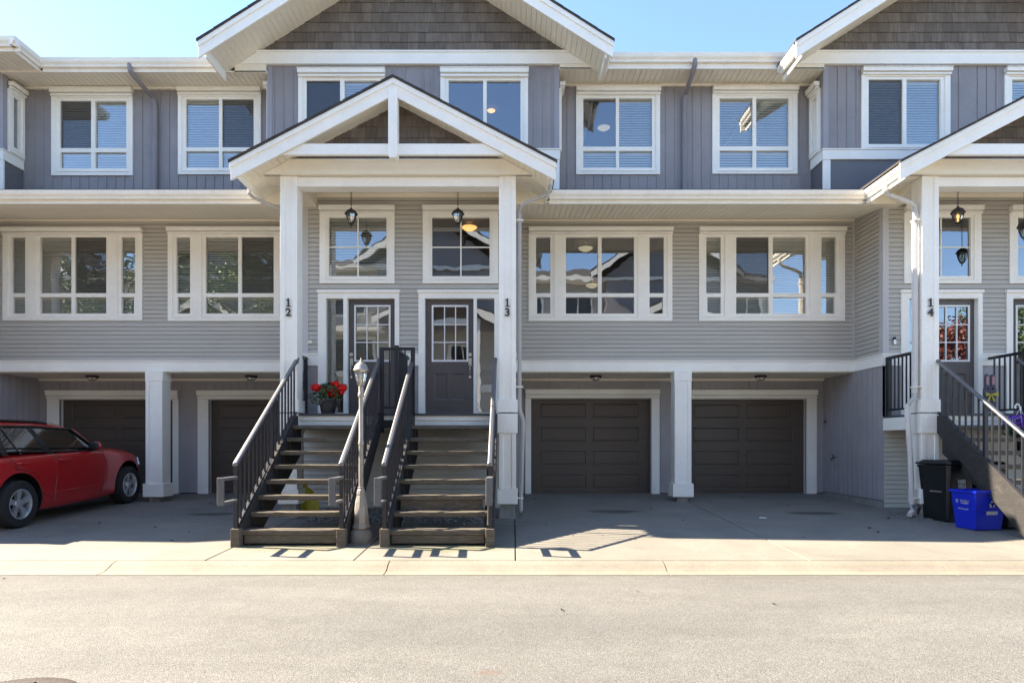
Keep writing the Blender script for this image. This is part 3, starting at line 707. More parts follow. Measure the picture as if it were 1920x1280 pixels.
    if num in (10, 11):
        a, b = sorted((wx(0), wx(3.49))); gutter_x(mb, a, b, 10.95, zgt, zgt-0.145); mb.box(a, b, 11.061, 11.08, zsf, zgt-0.01)
        gutter_y(mb, wx(3.49), sg, 10.95, dUE+0.11, zgt, zgt-0.145); bx(mb, 3.375, 3.395, 11.06, dUE+0.13, zsf, zgt-0.01)
    mb.build('gutter', M['gutter'], root)
    # --- main roof
    mb = MB()
    k_ = 1.37/(dM+3.0-dUE-0.06)
    for ua, ub, yy in ((0.0, 3.41, dB+0.25), (3.41, UR, dUE+0.06)):
        z_ = zgt-0.02+k_*(yy-dUE-0.06)
        mb.prism_x([(yy, z_), (dM+3.0, zgt+1.35), (dM+6.6, zgt-0.3), (dM+6.6, zgt-0.36), (dM+3.0, zgt+1.29), (yy, z_-0.05)], *sorted((wx(ua), wx(ub))))
    if num in (10, 11):
        mb.prism([(wx(0), 11.0, zgt-0.02), (wx(3.45), 11.0, zgt-0.02), (wx(3.45), dUE+0.3, zgt-0.02), (wx(2.0), dM+1.5, zgt+0.8), (wx(0), dM+1.5, zgt+0.8)],
                 [(wx(0), 11.0, zgt-0.07), (wx(3.45), 11.0, zgt-0.07), (wx(3.45), dUE+0.3, zgt-0.07), (wx(2.0), dM+1.5, zgt+0.75), (wx(0), dM+1.5, zgt+0.75)])
    mb.build('main_roof', M['roof'], root)
    # --- upper gable
    if num not in (10, 11):
        gs, gt, gb, gh = 0.632, 7.903, 7.63, 3.536
        mb = MB()
        fp(mb, [(0, gt+gs*gh), (gh+e, gt-gs*e), (gh+e, gt-gs*e+0.028), (0, gt+gs*gh+0.028)], dUG-0.045, dM+3.5)
        for r_i in range(12):
            u1 = gh+e-r_i*0.29; u2 = max(u1-0.28, 0); fp(mb, [(u1, gt+gs*(gh-u1)+0.028), (u1, gt+gs*(gh-u1)+0.036), (u2, gt+gs*(gh-u2)+0.030)], dUG-0.05, dM+3.5)
        mb.build('gable_roof', M['roof'], root)
        mb = MB()
        fp(mb, [(0, gt+gs*gh-0.001), (gh, gt-0.001), (gh, gb), (0, gb+gs*gh)], dUG, dUG+0.04)
        fp(mb, [(0, gt+gs*gh-0.002), (gh+0.012, gt-gs*0.012-0.002), (gh+0.012, gt-0.10), (0, gt+gs*gh-0.10)], dUG-0.025, dUG)
        fp(mb, [(0, gt+gs*gh-0.001), (gh-0.08, gt+gs*0.08-0.001), (gh-0.08, gt+gs*0.08-0.03), (0, gt+gs*gh-0.03)], dUG+0.04, dM+3.4)
        bx(mb, gh-0.125, gh-0.10, dUG+0.04, dUE+0.13, gb+0.02, gt-0.02)
        mb.build('rake_board', M['trim'], root, bevel=0.004)
        zs2 = lambda u: 7.75+gs*(gh-u)
        mb = MB()
        strips(mb, (wx(gh-0.13), dUG+0.041, zs2(gh-0.13)), (wx(0), dUG+0.041, zs2(0)), (wx(0), dB-0.04, zs2(0)), (wx(gh-0.13), dB-0.04, zs2(gh-0.13)), p=0.105, t=0.008)
        strips(mb, (wx(UB), dB-0.03, 7.972), (wx(gh-0.35), dB-0.03, 7.972), (wx(gh-0.35), dUE+0.2, 7.972), (wx(UB), dUE+0.2, 7.972))
        mb.build('rake_soffit', M['soffit'], root)
        mb = MB(); bx(mb, UB+0.02, 3.25, dB-0.06, dB-0.03, zsf-0.005, 7.99); mb.build('overhang_board', M['soffit'], root)
        half2 = lambda z: max(0.0, gh-(z-7.75)/gs)
        shakes(8.20, 7.75+gs*gh, half2, wx, dB-0.03, root)
        mb = MB()
        fp(mb, [(0, 7.973), (3.17, 7.973), (2.82, 8.198), (0, 8.198)], dB-0.075, dB-0.005)
        fp(mb, [(0, 8.178), (2.87, 8.178), (2.80, 8.21), (0, 8.21)], dB-0.095, dB-0.075)
        mb.build('frieze_board', M['trim'], root)
        mb = MB(); gutter_y(mb, wx(gh+0.02), sg, dUG+0.05, dUE+0.11, gt-0.01, gt-0.14); mb.build('gutter', M['gutter'], root)
    # --- porch landing and column
    mb = MB(); bx(mb, 0, 1.57, dC-0.03, dC+0.30, FL-0.035, FL); bx(mb, 0, 1.86, dC+0.30, dE, FL-0.035, FL); mb.build('landing_deck', M['deck'], root)
    mb = MB(); bx(mb, 0, 1.60, dC+0.0, dC+0.05, FL-0.11, FL-0.036); bx(mb, 0, 1.60, dC+0.02, dC+0.05, FL-0.25, FL-0.111)
    bx(mb, 1.80, 1.86, dC+0.27, dE, FL-0.25, FL-0.036)
    mb.build('landing_fascia', M['trim'], root, bevel=0.003)
    mb = MB(); c0, c1 = 1.605, 1.87
    bx(mb, c0, c1, dC, dC+0.265, 1.70, 5.303)
    for q0, q1 in ((c0-0.004, c0+0.075), (c1-0.075, c1+0.004)): bx(mb, q0, q1, dC-0.012, dC+0.03, 1.73, 5.30)
    bx(mb, c0-0.03, c1+0.03, dC-0.03, dC+0.295, 1.552, 1.755)
    bx(mb, c0-0.028, c1+0.028, dC-0.028, dC+0.293, 1.22, 1.535)
    bx(mb, c0, c1, dC, dC+0.265, 0.33, 1.22)
    for q0, q1 in ((c0-0.004, c0+0.065), (c1-0.065, c1+0.004)): bx(mb, q0, q1, dC-0.012, dC+0.03, 0.34, 1.215)
    bx(mb, c0-0.03, c1+0.03, dC-0.03, dC+0.295, 0.10, 0.335)
    col_ = mb.build('porch_column', M['trim'], root, bevel=0.006)
    mb = MB(); mb.prism([(wx(c0-0.02), dC-0.03, -0.3), (wx(c1+0.02), dC-0.03, -0.3), (wx(c1+0.02), dC+0.29, -0.3), (wx(c0-0.02), dC+0.29, -0.3)],
                        [(wx(c0+0.02), dC+0.01, 0.10), (wx(c1-0.02), dC+0.01, 0.10), (wx(c1-0.02), dC+0.25, 0.10), (wx(c0+0.02), dC+0.25, 0.10)])
    mb.build('pier', M['pier'], col_)
    if num in (12, 13, 14):
        zc = Z(577.5, dC)
        for ch_, dz in (('1', 0.080), (str(num)[1], -0.076)):
            text_obj(ch_, 0.175, M['iron'], 'house_number', col_, (wx((c0+c1)/2), dC-0.02, zc+dz), ext=0.006, bold=0.004)
        mb = MB(); x0 = wx((c0+c1)/2); mb.box(x0-0.033, x0+0.040, dC-0.022, dC-0.012, zc+0.017, zc+0.032); mb.box(x0-0.034, x0-0.008, dC-0.022, dC-0.012, zc+0.116, zc+0.130)
        mb.build('serif', M['iron'], col_)
    # --- garage post
    if num in (11, 13):
        pc = (289 if num == 11 else 1280.5); xp = X(pc, 12.13)
        mb = MB(); hw = 0.155; ya, yb_ = dM-0.09, dM+0.21
        mb.box(xp-hw, xp+hw, ya, yb_, 0.10, 2.42)
        for q in (xp-hw-0.004, xp+hw-0.066): mb.box(q, q+0.07, ya-0.012, ya+0.02, 0.3, 2.24)
        mb.box(xp-hw-0.012, xp+hw+0.012, ya-0.014, yb_+0.012, 2.235, 2.419)
        mb.box(xp-hw-0.04, xp+hw+0.04, ya-0.04, yb_+0.04, 0.045, 0.295)
        gp = mb.build('garage_post', M['trim'], root, bevel=0.006)
        mb = MB(); mb.box(xp-0.105, xp+0.105, ya+0.02, yb_-0.03, -0.2, 0.045); mb.build('pier', M['pier'], gp)
    if not D: return root
    # --- windows
    for key, fr_, cv in (('mid', fM, cM), ('up', fM, cM), ('bay', fB, cB), ('ent', fE, cE)):
        q = D[key]; window(root, fr_, cv, q['casing'], q['units'], q['panes'], q.get('head'), q.get('muntins', ()))
    # side window of the bay
    sf = outside(wx(UB)); cv = lambda *r: r
    ho = Z(150, dM); 
    window(root, lambda a, o, z: sf(a, o+0.036, z), cv, (dB+0.09, dM-0.03, 6.45, 7.62), [(dB+0.15, dM-0.09, 6.53, 7.56)], [(dB+0.20, dM-0.14, 6.58, 7.51, 'b')], (dB+0.08, dM-0.02, 7.62, 7.74))
    # --- front door
    x = lambda p: X(p, dE)
    o0, o1 = x(dd['out'][0]), x(dd['out'][1]); d0, d1 = x(dd['door'][0]), x(dd['door'][1]); s0_, s1_ = x(dd['side'][0]), x(dd['side'][1])
    dt = Z(561, dE)
    mb = MB()
    mb.plate(fE, (o0, o1, FL, ztop-0.02), [(d0-0.01, d1+0.01, FL-0.1, dt+0.01), (s0_, s1_, FL+0.06, dt+0.01)], 0.035, -0.11)
    mb.fbox(fE, o0-0.015, o1+0.015, 0.0, 0.06, ztop-0.035, ztop+0.02); mb.fbox(fE, d0-0.01, d1+0.01, -0.10, 0.04, FL, FL+0.035)
    frm = mb.build('door_frame', M['trim'], root, bevel=0.004)
    mb = MB(); mb.face([fE(s0_, -0.03, FL+0.06), fE(s1_, -0.03, FL+0.06), fE(s1_, -0.03, dt+0.01), fE(s0_, -0.03, dt+0.01)])
    mb.build('sidelight', M['glass'], frm, recalc=False)
    if dd['bl']:
        mb = MB(); z = dt
        while z > FL+0.35:
            mb.face([fE(s0_-0.02, -0.08, z-0.03), fE(s1_+0.02, -0.08, z-0.03), fE(s1_+0.02, -0.11, z), fE(s0_-0.02, -0.11, z)]); z -= 0.04
        mb.build('blind', M['blind'], frm, recalc=False)
    l0, l1 = x(dd['lite'][0]), x(dd['lite'][1]); lz1, lz0 = Z(574, dE), Z(674, dE)
    mb = MB(); fd = front(dE+0.06)
    zb = FL+0.036; wd = d1-d0
    pan = [(d0+wd*0.17, d0+wd*0.45, zb+0.25, zb+0.72), (d0+wd*0.55, d0+wd*0.83, zb+0.25, zb+0.72)]
    mb.plate(fd, (d0, d1, zb, dt), pan+[(l0, l1, lz0, lz1)], 0.0, -0.05)
    for p in pan:
        A = [(p[0], p[2]), (p[1], p[2]), (p[1], p[3]), (p[0], p[3])]; B = [(p[0]+0.03, p[2]+0.03), (p[1]-0.03, p[2]+0.03), (p[1]-0.03, p[3]-0.03), (p[0]+0.03, p[3]-0.03)]
        for i in range(4):
            j = (i+1) % 4; mb.face([fd(A[i][0], -0.003, A[i][1]), fd(A[j][0], -0.003, A[j][1]), fd(B[j][0], -0.014, B[j][1]), fd(B[i][0], -0.014, B[i][1])])
        mb.face([fd(B[i][0], -0.014, B[i][1]) for i in range(4)])
    door = mb.build('front_door', M['door'], root)
    mb = MB(); m_ = 0.03
    mb.plate(fd, (l0-m_, l1+m_, lz0-m_, lz1+m_), [(l0, l1, lz0, lz1)], 0.014, -0.01)
    for i in (1, 2):
        xx = l0+(l1-l0)*i/3; mb.fbox(fd, xx-0.008, xx+0.008, -0.012, 0.008, lz0, lz1)
        zz = lz0+(lz1-lz0)*i/3; mb.fbox(fd, l0, l1, -0.011, 0.007, zz-0.008, zz+0.008)
    mb.build('door_window_grille', M['vinyl'], door)
    mb = MB(); mb.face([fd(l0, -0.015, lz0), fd(l1, -0.015, lz0), fd(l1, -0.015, lz1), fd(l0, -0.015, lz1)]); mb.build('door_glass', M['glass'], door, recalc=False)
    if dd['bl']:
        mb = MB(); z = lz1
        while z > lz0:
            mb.face([fd(l0, -0.03, z-0.022), fd(l1, -0.03, z-0.022), fd(l1, -0.045, z), fd(l0, -0.045, z)]); z -= 0.03
        mb.build('blind', M['blind'], door, recalc=False)
    kx = x(dd['knob']); mb = MB()
    for zz, rr in ((Z(664, dE), 0.032), (Z(706, dE), 0.022)):
        mb.tube([fd(kx, 0, zz), fd(kx, 0.03, zz)], rr, 14)
    zz = Z(678, dE); mb.fbox(fd, kx-0.026, kx+0.026, 0, 0.016, zz-0.07, zz+0.07)
    mb.tube([fd(kx, 0.012, zz-0.02), fd(kx, 0.06, zz-0.04), fd(kx, 0.065, zz-0.12), fd(kx, 0.05, zz-0.2), fd(kx, 0.01, zz-0.235)], 0.011, 8)
    mb.build('handle', M['nickel'], door, smooth=True)
    # --- garage door
    g0, g1, gtp = X(gr[2], dG), X(gr[3], dG), Z(gr[5], dG); c0_, c1_, hb, ht = X(gr[0], dG), X(gr[1], dG), Z(gr[5], dG), Z(gr[4], dG)
    mb = MB()
    mb.plate(fG, (c0_, c1_, 0.0, hb), [(g0, g1, -0.1, gtp-0.012)], 0.035, -0.11)
    h = ht-hb
    mb.fbox(fG, c0_+0.004, c1_-0.004, 0.0, 0.07, hb+0.004, hb+h*0.3); mb.fbox(fG, c0_+0.01, c1_-0.01, 0.0, 0.04, hb+h*0.3, hb+h*0.40); mb.fbox(fG, c0_, c1_, 0.0, 0.095, hb+h*0.40, ht-h*0.12); mb.fbox(fG, c0_-0.004, c1_+0.004, 0, 0.11, ht-h*0.12, ht)
    mb.build('garage_door_frame', M['trim'], root, bevel=0.004)
    mb = MB(); fgd = front(dG+0.10); H = (gtp-0.012)/4; wdt = g1-g0
    pans = []
    for r_i in range(4):
        zb_ = r_i*H
        holes = []
        for c_i in range(2):
            pa = g0+wdt*(0.075+c_i*0.445); pb_ = pa+wdt*0.385
            holes.append((pa, pb_, zb_+H*0.2, zb_+H*0.80))
        mb.plate(fgd, (g0, g1, zb_+0.003, zb_+H-0.003), holes, 0.0, -0.03)
        mb.face([fgd(g0, -0.008, zb_+H-0.003), fgd(g1, -0.008, zb_+H-0.003), fgd(g1, -0.008, zb_+H+0.003), fgd(g0, -0.008, zb_+H+0.003)])
        for p in holes:
            q = 0.018
            A = [(p[0], p[2]), (p[1], p[2]), (p[1], p[3]), (p[0], p[3])]; B = [(p[0]+q, p[2]+q), (p[1]-q, p[2]+q), (p[1]-q, p[3]-q), (p[0]+q, p[3]-q)]
            C = [(p[0]+2*q, p[2]+2*q), (p[1]-2*q, p[2]+2*q), (p[1]-2*q, p[3]-2*q), (p[0]+2*q, p[3]-2*q)]
            for i in range(4):
                j = (i+1) % 4
                mb.face([fgd(A[i][0], 0, A[i][1]), fgd(A[j][0], 0, A[j][1]), fgd(B[j][0], -0.010, B[j][1]), fgd(B[i][0], -0.010, B[i][1])])
                mb.face([fgd(B[i][0], -0.010, B[i][1]), fgd(B[j][0], -0.010, B[j][1]), fgd(C[j][0], -0.004, C[j][1]), fgd(C[i][0], -0.004, C[i][1])])
            mb.face([fgd(C[i][0], -0.004, C[i][1]) for i in range(4)])
    mb.build('garage_door', M['garage'], root, recalc=False)
    return root

HX = {10: (-12.0, -1), 11: (-12.0, 1), 12: (-1.81, -1), 13: (-1.81, 1), 14: (8.38, -1), 15: (8.38, 1)}
HL = {10: 'grey townhouse beyond the left edge of the photo, its porch roof shading the driveway',
      11: 'grey townhouse at the left edge behind the red car, with a hipped bay roof',
      12: 'grey townhouse numbered 12, left half of the central gable, red flowers at its door',
      13: 'grey townhouse numbered 13, right half of the central gable, bare wide windows',
      14: 'grey townhouse numbered 14 at the right, bins beside its porch column',
      15: 'grey townhouse at the far right edge, only its door and porch windows in view'}
HOUSE = {n: house(n, *HX[n], HL[n], full=(n != 10)) for n in HX}

# downspouts (parts of their houses)
def spout(num, pts, mat, r=0.045, name='downspout'):
    mb = MB(); mb.tube(pts, r, 8, flat=0.85); return mb.build(name, M[mat], HOUSE[num], smooth=True)
def p3(px, py, d): return (X(px, d), d, Z(py, d))
spout(12, [p3(243, 118, dUE+0.06), p3(244, 132, dUE+0.06), p3(250, 142, dUE+0.12), p3(286, 183, dM-0.08), p3(291, 196, dM-0.06), p3(291, 362, dM-0.06)], 'greypipe')
spout(13, [p3(1303, 110, dUE+0.06), p3(1303, 122, dUE+0.06), p3(1300, 134, dUE+0.12), p3(1285, 178, dM-0.08), p3(1283, 192, dM-0.06), p3(1283, 362, dM-0.06)], 'greypipe')
for num, (xc, sg) in HX.items():
    if num == 10: continue
    w_ = lambda u: xc+sg*u
    y = 10.22
    top = [(w_(2.42), y, 5.18), (w_(2.42), y, 5.08), (w_(2.36), y, 5.02)]
    if num in (13, 11, 15):
        uu = 1.93; pth = top+[(w_(2.03), y, 4.90), (w_(1.945), y, 4.84), (w_(uu), y, 4.72), (w_(uu), y, 1.62), (w_(uu+0.01), y, 1.56), (w_(uu+0.055), y, 1.45), (w_(uu+0.06), y, 1.38), (w_(uu+0.035), y, 0.6), (w_(uu+0.02), y, -0.02), (w_(uu+0.01), y-0.05, -0.08)]
    elif num == 12:
        uu = 1.84; pth = [(w_(2.42), 10.3, 5.18), (w_(2.42), 10.3, 5.08), (w_(2.36), 10.32, 5.02), (w_(1.95), 10.50, 4.88), (w_(uu), 10.53, 4.80), (w_(uu), 10.53, 4.70), (w_(uu), 10.53, 0.0)]
    else:
        uu = 1.94; pth = top+[(w_(2.03), y, 4.90), (w_(1.945), y, 4.84), (w_(1.94), y, 4.72), (w_(1.94), y, 1.86), (w_(1.96), y, 1.80), (w_(2.06), y, 1.66), (w_(2.075), y, 1.58), (w_(2.02), y, 0.9), (w_(1.99), y, 0.08), (w_(2.01), y-0.03, -0.02), (w_(2.10), y-0.10, -0.07)]
    spout(num, pth, 'whitepipe' if num == 14 else 'dullpipe', 0.042 if num == 14 else 0.032)
    if num == 12: continue
    for zz in (4.6, 1.95, 0.18):
        mb = MB(); mb.box(min(w_(1.88), w_(1.99)), max(w_(1.88), w_(1.99)), y-0.05, y+0.05, zz, zz+0.02); mb.build('downspout_strap', M['gutter'], HOUSE[num])
# porch side rails and the divider between twin doors
def rail_panel(mb, fr, a0, a1, z0, z1, p=0.115, post=0.05, b=0.02):
    mb.fbox(fr, a0, a1, -0.025, 0.025, z1-0.045, z1); mb.fbox(fr, a0, a1, -0.015, 0.015, z0, z0+0.03)
    n = max(1, round((a1-a0)/p))
    for i in range(1, n):
        x_ = a0+(a1-a0)*i/n; mb.fbox(fr, x_-b/2, x_+b/2, -b/2, b/2, z0+0.03, z1-0.045)
for num, (xc, sg) in HX.items():
    if num in (10,): continue
    mb = MB(); xr = xc+sg*1.80
    fr_ = sideP(xr); rail_panel(mb, fr_, dC+0.29, dE-0.03, FL+0.09, FL+1.03)
    for yy in (dC+0.31, dE-0.06): mb.box(xr-0.03, xr+0.03, yy-0.03, yy+0.03, FL-0.2, FL+1.03)
    mb.build('side_railing', M['black'], HOUSE[num])
for num in (12, 14):
    xc = HX[num][0]; off = -0.015
    mb = MB(); ff = front(dC-0.045)
    xl, xm, xr = X(717, dC)+(xc+1.81), X(745, dC)+(xc+1.81), X(775, dC)+(xc+1.81)
    z1 = Z(652, dC); z0 = Z(766, dC)
    rail_panel(mb, ff, xl, xr, z0, z1, p=0.13)
    for q, zb_, tp in ((xl, Z(811, dC), z1), (xm, Z(795, dC), z1+0.03), (xr, Z(790, dC), z1)): mb.box(q-0.03, q+0.03, dC-0.075, dC-0.015, zb_, tp)
    rail_panel(mb, sideP(xm), dC-0.01, dE-0.03, z0, z1-0.01)
    mb.box(xl-0.04, xm+0.02, dC-0.035, dC-0.012, Z(803, dC), Z(787, dC))
    mb.build('porch_divider', M['black'], HOUSE[num])
    mb = MB(); mb.box(xm-0.10, xm+0.06, dC+0.02, dC+0.12, Z(832, dC), FL-0.252); mb.build('landing_bracket', M['trim'], HOUSE[num], bevel=0.004)

for num, px in ((12, 238), (13, 1252)):
    mb = MB(); x_ = X(px, 11.75); z_ = 5.325+0.277*(11.75-dLE)+0.01
    mb.prism([(x_-0.17, 11.62, z_-0.04), (x_+0.17, 11.62, z_-0.04), (x_+0.17, 11.95, z_+0.05), (x_-0.17, 11.95, z_+0.05)], [(x_-0.15, 11.66, z_+0.055), (x_+0.15, 11.66, z_+0.055), (x_+0.15, 11.93, z_+0.14), (x_-0.15, 11.93, z_+0.14)])
    mb.build('roof_vent', M['roof'], HOUSE[num], bevel=0.01)
# ------------------------------------------------------------------ stairs with metal railings
RISE = 0.1942; RUN = 0.266; D0 = 8.0; ZG = gz(8.0)
def make_stairs(x0, x1):
    """x0..x1: outer faces of the two stringers"""
    t = thing('wooden_stairs', ((x0+x1)/2, D0, ZG), '', 'stairs', 'porch stairs with black railings')
    th = 0.085; rnd = random.Random(3)
    for xa, xb in ((x0, x0+th), (x1-th, x1)):
        mb = MB()
        zt = lambda y: ZG+RISE+0.05+(y-D0)*RISE/RUN
        yt = dC-0.04
        mb.prism_x([(D0-0.02, ZG), (D0-0.02, ZG+RISE+0.06), (D0+0.05, zt(D0+0.05)), (yt-0.12, zt(yt-0.12)), (yt, zt(yt-0.12)), (yt, zt(yt)-0.36), (D0+0.36, ZG)], xa, xb)
        mb.build('stringer', M['stringer'], t, bevel=0.006)
        mb = MB(); xm = (xa+xb)/2; mb.box(xm-0.055, xm+0.055, D0-0.10, D0+0.02, ZG-0.01, ZG+RISE+0.03); mb.build('foot_post', M['wood'], t, bevel=0.008)
    # inner carriages carrying the treads
    for xa in (x0+th+0.001, x1-th-0.046):
        mb = MB(); pts = []
        for k in range(8):
            pts += [(D0+0.05+k*RUN, ZG+k*RISE+(0 if k else 0)), (D0+0.05+k*RUN, ZG+(k+1)*RISE-0.062)]
        pts += [(D0+0.05+8*RUN-0.05, ZG+8*RISE-0.062), (D0+0.05+8*RUN-0.05, ZG+7*RISE-0.25), (D0+0.36, ZG)]
        mb.prism_x(pts, xa, xa+0.045); mb.build('carriage', M['stringer'], t)
    for k in range(8):
        mb = MB(); z = ZG+(k+1)*RISE; y = D0+k*RUN
        jx = rnd.uniform(-0.004, 0.004)
        for q0, q1 in ((0.0, 0.135), (0.142, 0.275)): mb.box(x0+th+0.002+jx, x1-th-0.002+jx, y+q0, y+q1, z-0.06, z+rnd.uniform(-0.003, 0.003))
        mb.build('tread', M['wood'], t, bevel=0.008)
    mb = MB(); mb.box(x0+th+0.03, x1-th-0.03, D0+0.01, D0+0.045, ZG+0.03, ZG+RISE-0.062); mb.build('riser_board', M['wood'], t, bevel=0.004)
    for side, xr in ((-1, x0+0.04), (1, x1-0.04)):
        yb, zb, ytp, ztp = D0-0.05, 0.835, dC+0.03, 2.405
        if side > 0: pass
        sl = (ztp-zb)/(ytp-yb); zr = lambda y: zb+sl*(y-yb)
        lo = 0.80
        mb = MB()
        mb.prism_x([(yb, zr(yb)-lo), (ytp-0.02, zr(ytp-0.02)-lo), (ytp-0.02, zr(ytp-0.02)-lo-0.035), (yb, zr(yb)-lo-0.035)], xr-0.016, xr+0.016)
        n = 17
        for i in range(1, n):
            y = yb+(ytp-yb)*i/n
            mb.box(xr-0.011, xr+0.011, y-0.011, y+0.011, zr(y)-lo-0.01, zr(y)-0.012)
        for y, zz in ((yb, ZG+0.0), (yb+(ytp-yb)*0.53, None)):
            b0 = zz if zz is not None else zr(y)-lo-0.24
            mb.box(xr-0.024, xr+0.024, y-0.024, y+0.024, b0, zr(y)-0.01)
        # top brackets
        s_ = -side
        mb.box(xr-0.02, xr+0.02, ytp-0.03, ytp+0.02, ztp-0.07, ztp-0.01)
        rl = mb.build('railing', M['baluster'], t)
        mb = MB(); w_ = 0.034; h_ = 0.03
        A = [(xr-w_, yb-0.03, zr(yb-0.03)-h_), (xr+w_, yb-0.03, zr(yb-0.03)-h_), (xr+w_, yb-0.03, zr(yb-0.03)+0.0), (xr+w_*0.6, yb-0.03, zr(yb-0.03)+0.016), (xr-w_*0.6, yb-0.03, zr(yb-0.03)+0.016), (xr-w_, yb-0.03, zr(yb-0.03)+0.0)]
        B = [(p[0], ytp+0.02, p[2]+sl*(ytp-yb+0.05)) for p in A]
        mb.prism(A, B); mb.build('handrail', M['rail'], rl, bevel=0.008)
        # grab loop at the foot of the rail
        mb = MB(); ya, yo = yb-0.02, yb-0.37; za, zo = 0.34, 0.66
        mb.box(xr-0.038, xr+0.038, yo-0.035, ya, zo-0.035, zo); mb.box(xr-0.036, xr+0.036, yo-0.035, ya, za, za+0.035)
        mb.box(xr-0.040, xr+0.040, yo-0.07, yo-0.034, za-0.004, zo+0.004)
        mb.build('grab_loop', M['railgrey'], rl, bevel=0.008)
    return t
M['railgrey'] = pmat('grey_rail_paint', (0.10, 0.10, 0.105), 0.5, 0.12, 4, 0.05, 50, spec=0.6)  # grab loops: lighter grey than the handrail
st12 = make_stairs(-3.467, -2.075)
st12['label'] = 'left flight of the twin wooden stairs, below door number 12, beside the lamp post'
st13 = copy_tree(st12); st13.location.x += 1.845
st13['label'] = 'right flight of the twin wooden stairs, climbing to door number 13'
mb = MB(); mb.box(-1.62+0.13, -0.26-0.13, D0+2*RUN+0.02, D0+2*RUN+0.045, ZG+2*RISE+0.002, ZG+3*RISE-0.062)
st13['_base'] = tuple(st13.location); mb.build('riser_board', M['wood'], st13, bevel=0.004)
st14 = copy_tree(st12); st14.location.x += 10.19
st14['label'] = 'wooden stairs at the right edge, seen from the side, bins standing underneath'

# ------------------------------------------------------------------ garden lamp post between the twin stairs
d = 8.28; lx = X(677, d); g0 = gz(d)
M['lampmetal'] = pmat('champagne_lamp_metal', (0.36, 0.325, 0.285), 0.42, 0.12, 6, 0.06, 50, metal=0.35, dirt=(0.25, 0.2, 0.14), dirt_amt=0.4, dscale=8)
lp = thing('lamp_post', (lx, d, g0), 'slim beige metal garden lamp post on a round footing between the twin stairs', 'lamp post')
zz = lambda py: Z(py, d)
mb = MB(); mb.lathe([(0.15, g0-0.1), (0.15, g0+0.02), (0.135, g0+0.12), (0.11, g0+0.16)], (lx, d, 0), 20); mb.build('footing', M['pier'], lp, smooth=True)
mb = MB(); mb.lathe([(0.115, zz(990)), (0.118, zz(986)), (0.10, zz(980)), (0.097, zz(968)), (0.075, zz(940)), (0.055, zz(928)), (0.058, zz(925)), (0.05, zz(918)), (0.040, zz(917)), (0.044, zz(912))], (lx, d, 0), 8); mb.build('base', M['lampmetal'], lp, bevel=0.004)
mb = MB(); mb.lathe([(0.030, zz(913)), (0.030, zz(834)), (0.036, zz(833)), (0.036, zz(828)), (0.03, zz(826)), (0.027, zz(745)), (0.038, zz(744)), (0.042, zz(738)), (0.03, zz(735)), (0.034, zz(728)), (0.028, zz(724))], (lx, d, 0), 16); mb.build('pole', M['lampmetal'], lp, smooth=True)
def lantern_parts(t, c, h, w, metal, glassm, lit=False, finial_up=True):
    """six-sided tapered lantern: c = bottom centre, h = body height, w = top width"""
    cx, cy, cz = c
    mb = MB()
    mb.lathe([(w*0.10, 0), (w*0.20, h*0.02), (w*0.16, h*0.05), (w*0.24, h*0.07)], c, 12)
    for k in range(6):
        th = math.pi/6+k*math.pi/3; ca, sa = math.cos(th), math.sin(th)
        mb.tube([(cx+w*r*ca, cy+w*r*sa, cz+h*q) for r, q in ((0.20, 0.06), (0.33, 0.22), (0.43, 0.40), (0.47, 0.58))], w*0.022, 5)
    mb.build('cage', metal, t)
    mb = MB(); mb.lathe([(w*0.19, h*0.07), (w*0.31, h*0.22), (w*0.41, h*0.40), (w*0.45, h*0.57)], c, 6, rot=math.pi/6); mb.build('lamp_glass', glassm, t, recalc=True)
    mb = MB(); mb.lathe([(w*0.58, h*0.57), (w*0.60, h*0.60), (w*0.54, h*0.64), (w*0.46, h*0.74), (w*0.30, h*0.82), (w*0.14, h*0.86), (w*0.10, h*0.89), (w*0.13, h*0.91), (w*0.05, h*0.94), (w*0.055, h*0.97), (0.002, h*1.0)], c, 12); mb.build('cap', metal, t, smooth=True)
    mb = MB(); mb.lathe([(w*0.05, h*0.1), (w*0.07, h*0.3), (w*0.12, h*0.38), (w*0.08, h*0.5), (0.003, h*0.54)], c, 8); mb.build('bulb', M['bulb'] if lit else M['candle'], t, smooth=True)
M['candle'] = pmat('candle_bulb', (0.8, 0.76, 0.68), 0.4, 0.03, 5, 0.02, 40)
lantern_parts(lp, (lx, d, zz(727)), zz(671)-zz(727), 0.17, M['lampmetal'], M['lampglass'])
# ------------------------------------------------------------------ hanging porch lanterns
def hang(px, py0, py1, dd, label, lit=False, ztop=5.428):
    t = thing('hanging_lantern', (X(px, dd), dd, ztop), label, 'lantern', 'lanterns hanging in the porches')
    x_ = X(px, dd); h = Z(py0, dd)-Z(py1, dd)
    mb = MB(); z = Z(py0, dd)
    mb.lathe([(0.055, ztop-0.02), (0.055, ztop)], (x_, dd, 0), 12)
    k = 0
    while z < ztop-0.03:
        ax = (0.012, 0) if k % 2 else (0, 0.012)
        mb.tube([(x_-ax[0], dd-ax[1], z), (x_-ax[0], dd-ax[1], z+0.03), (x_+ax[0], dd+ax[1], z+0.03), (x_+ax[0], dd+ax[1], z)], 0.0035, 4); z += 0.026; k += 1
    mb.build('chain', M['iron'], t)
    mb = MB(); mb.lathe([(0.002, -0.05), (0.012, -0.035), (0.006, -0.02), (0.014, 0.0)], (x_, dd, Z(py1, dd)), 8); mb.build('finial', M['iron'], t, smooth=True)
    lantern_parts(t, (x_, dd, Z(py1, dd)), h, 0.185, M['iron'], M['lampglass'], lit)
    return t
hang(658.5, 388, 421, 10.72, 'unlit dark iron lantern on a chain in front of the window above door 12')
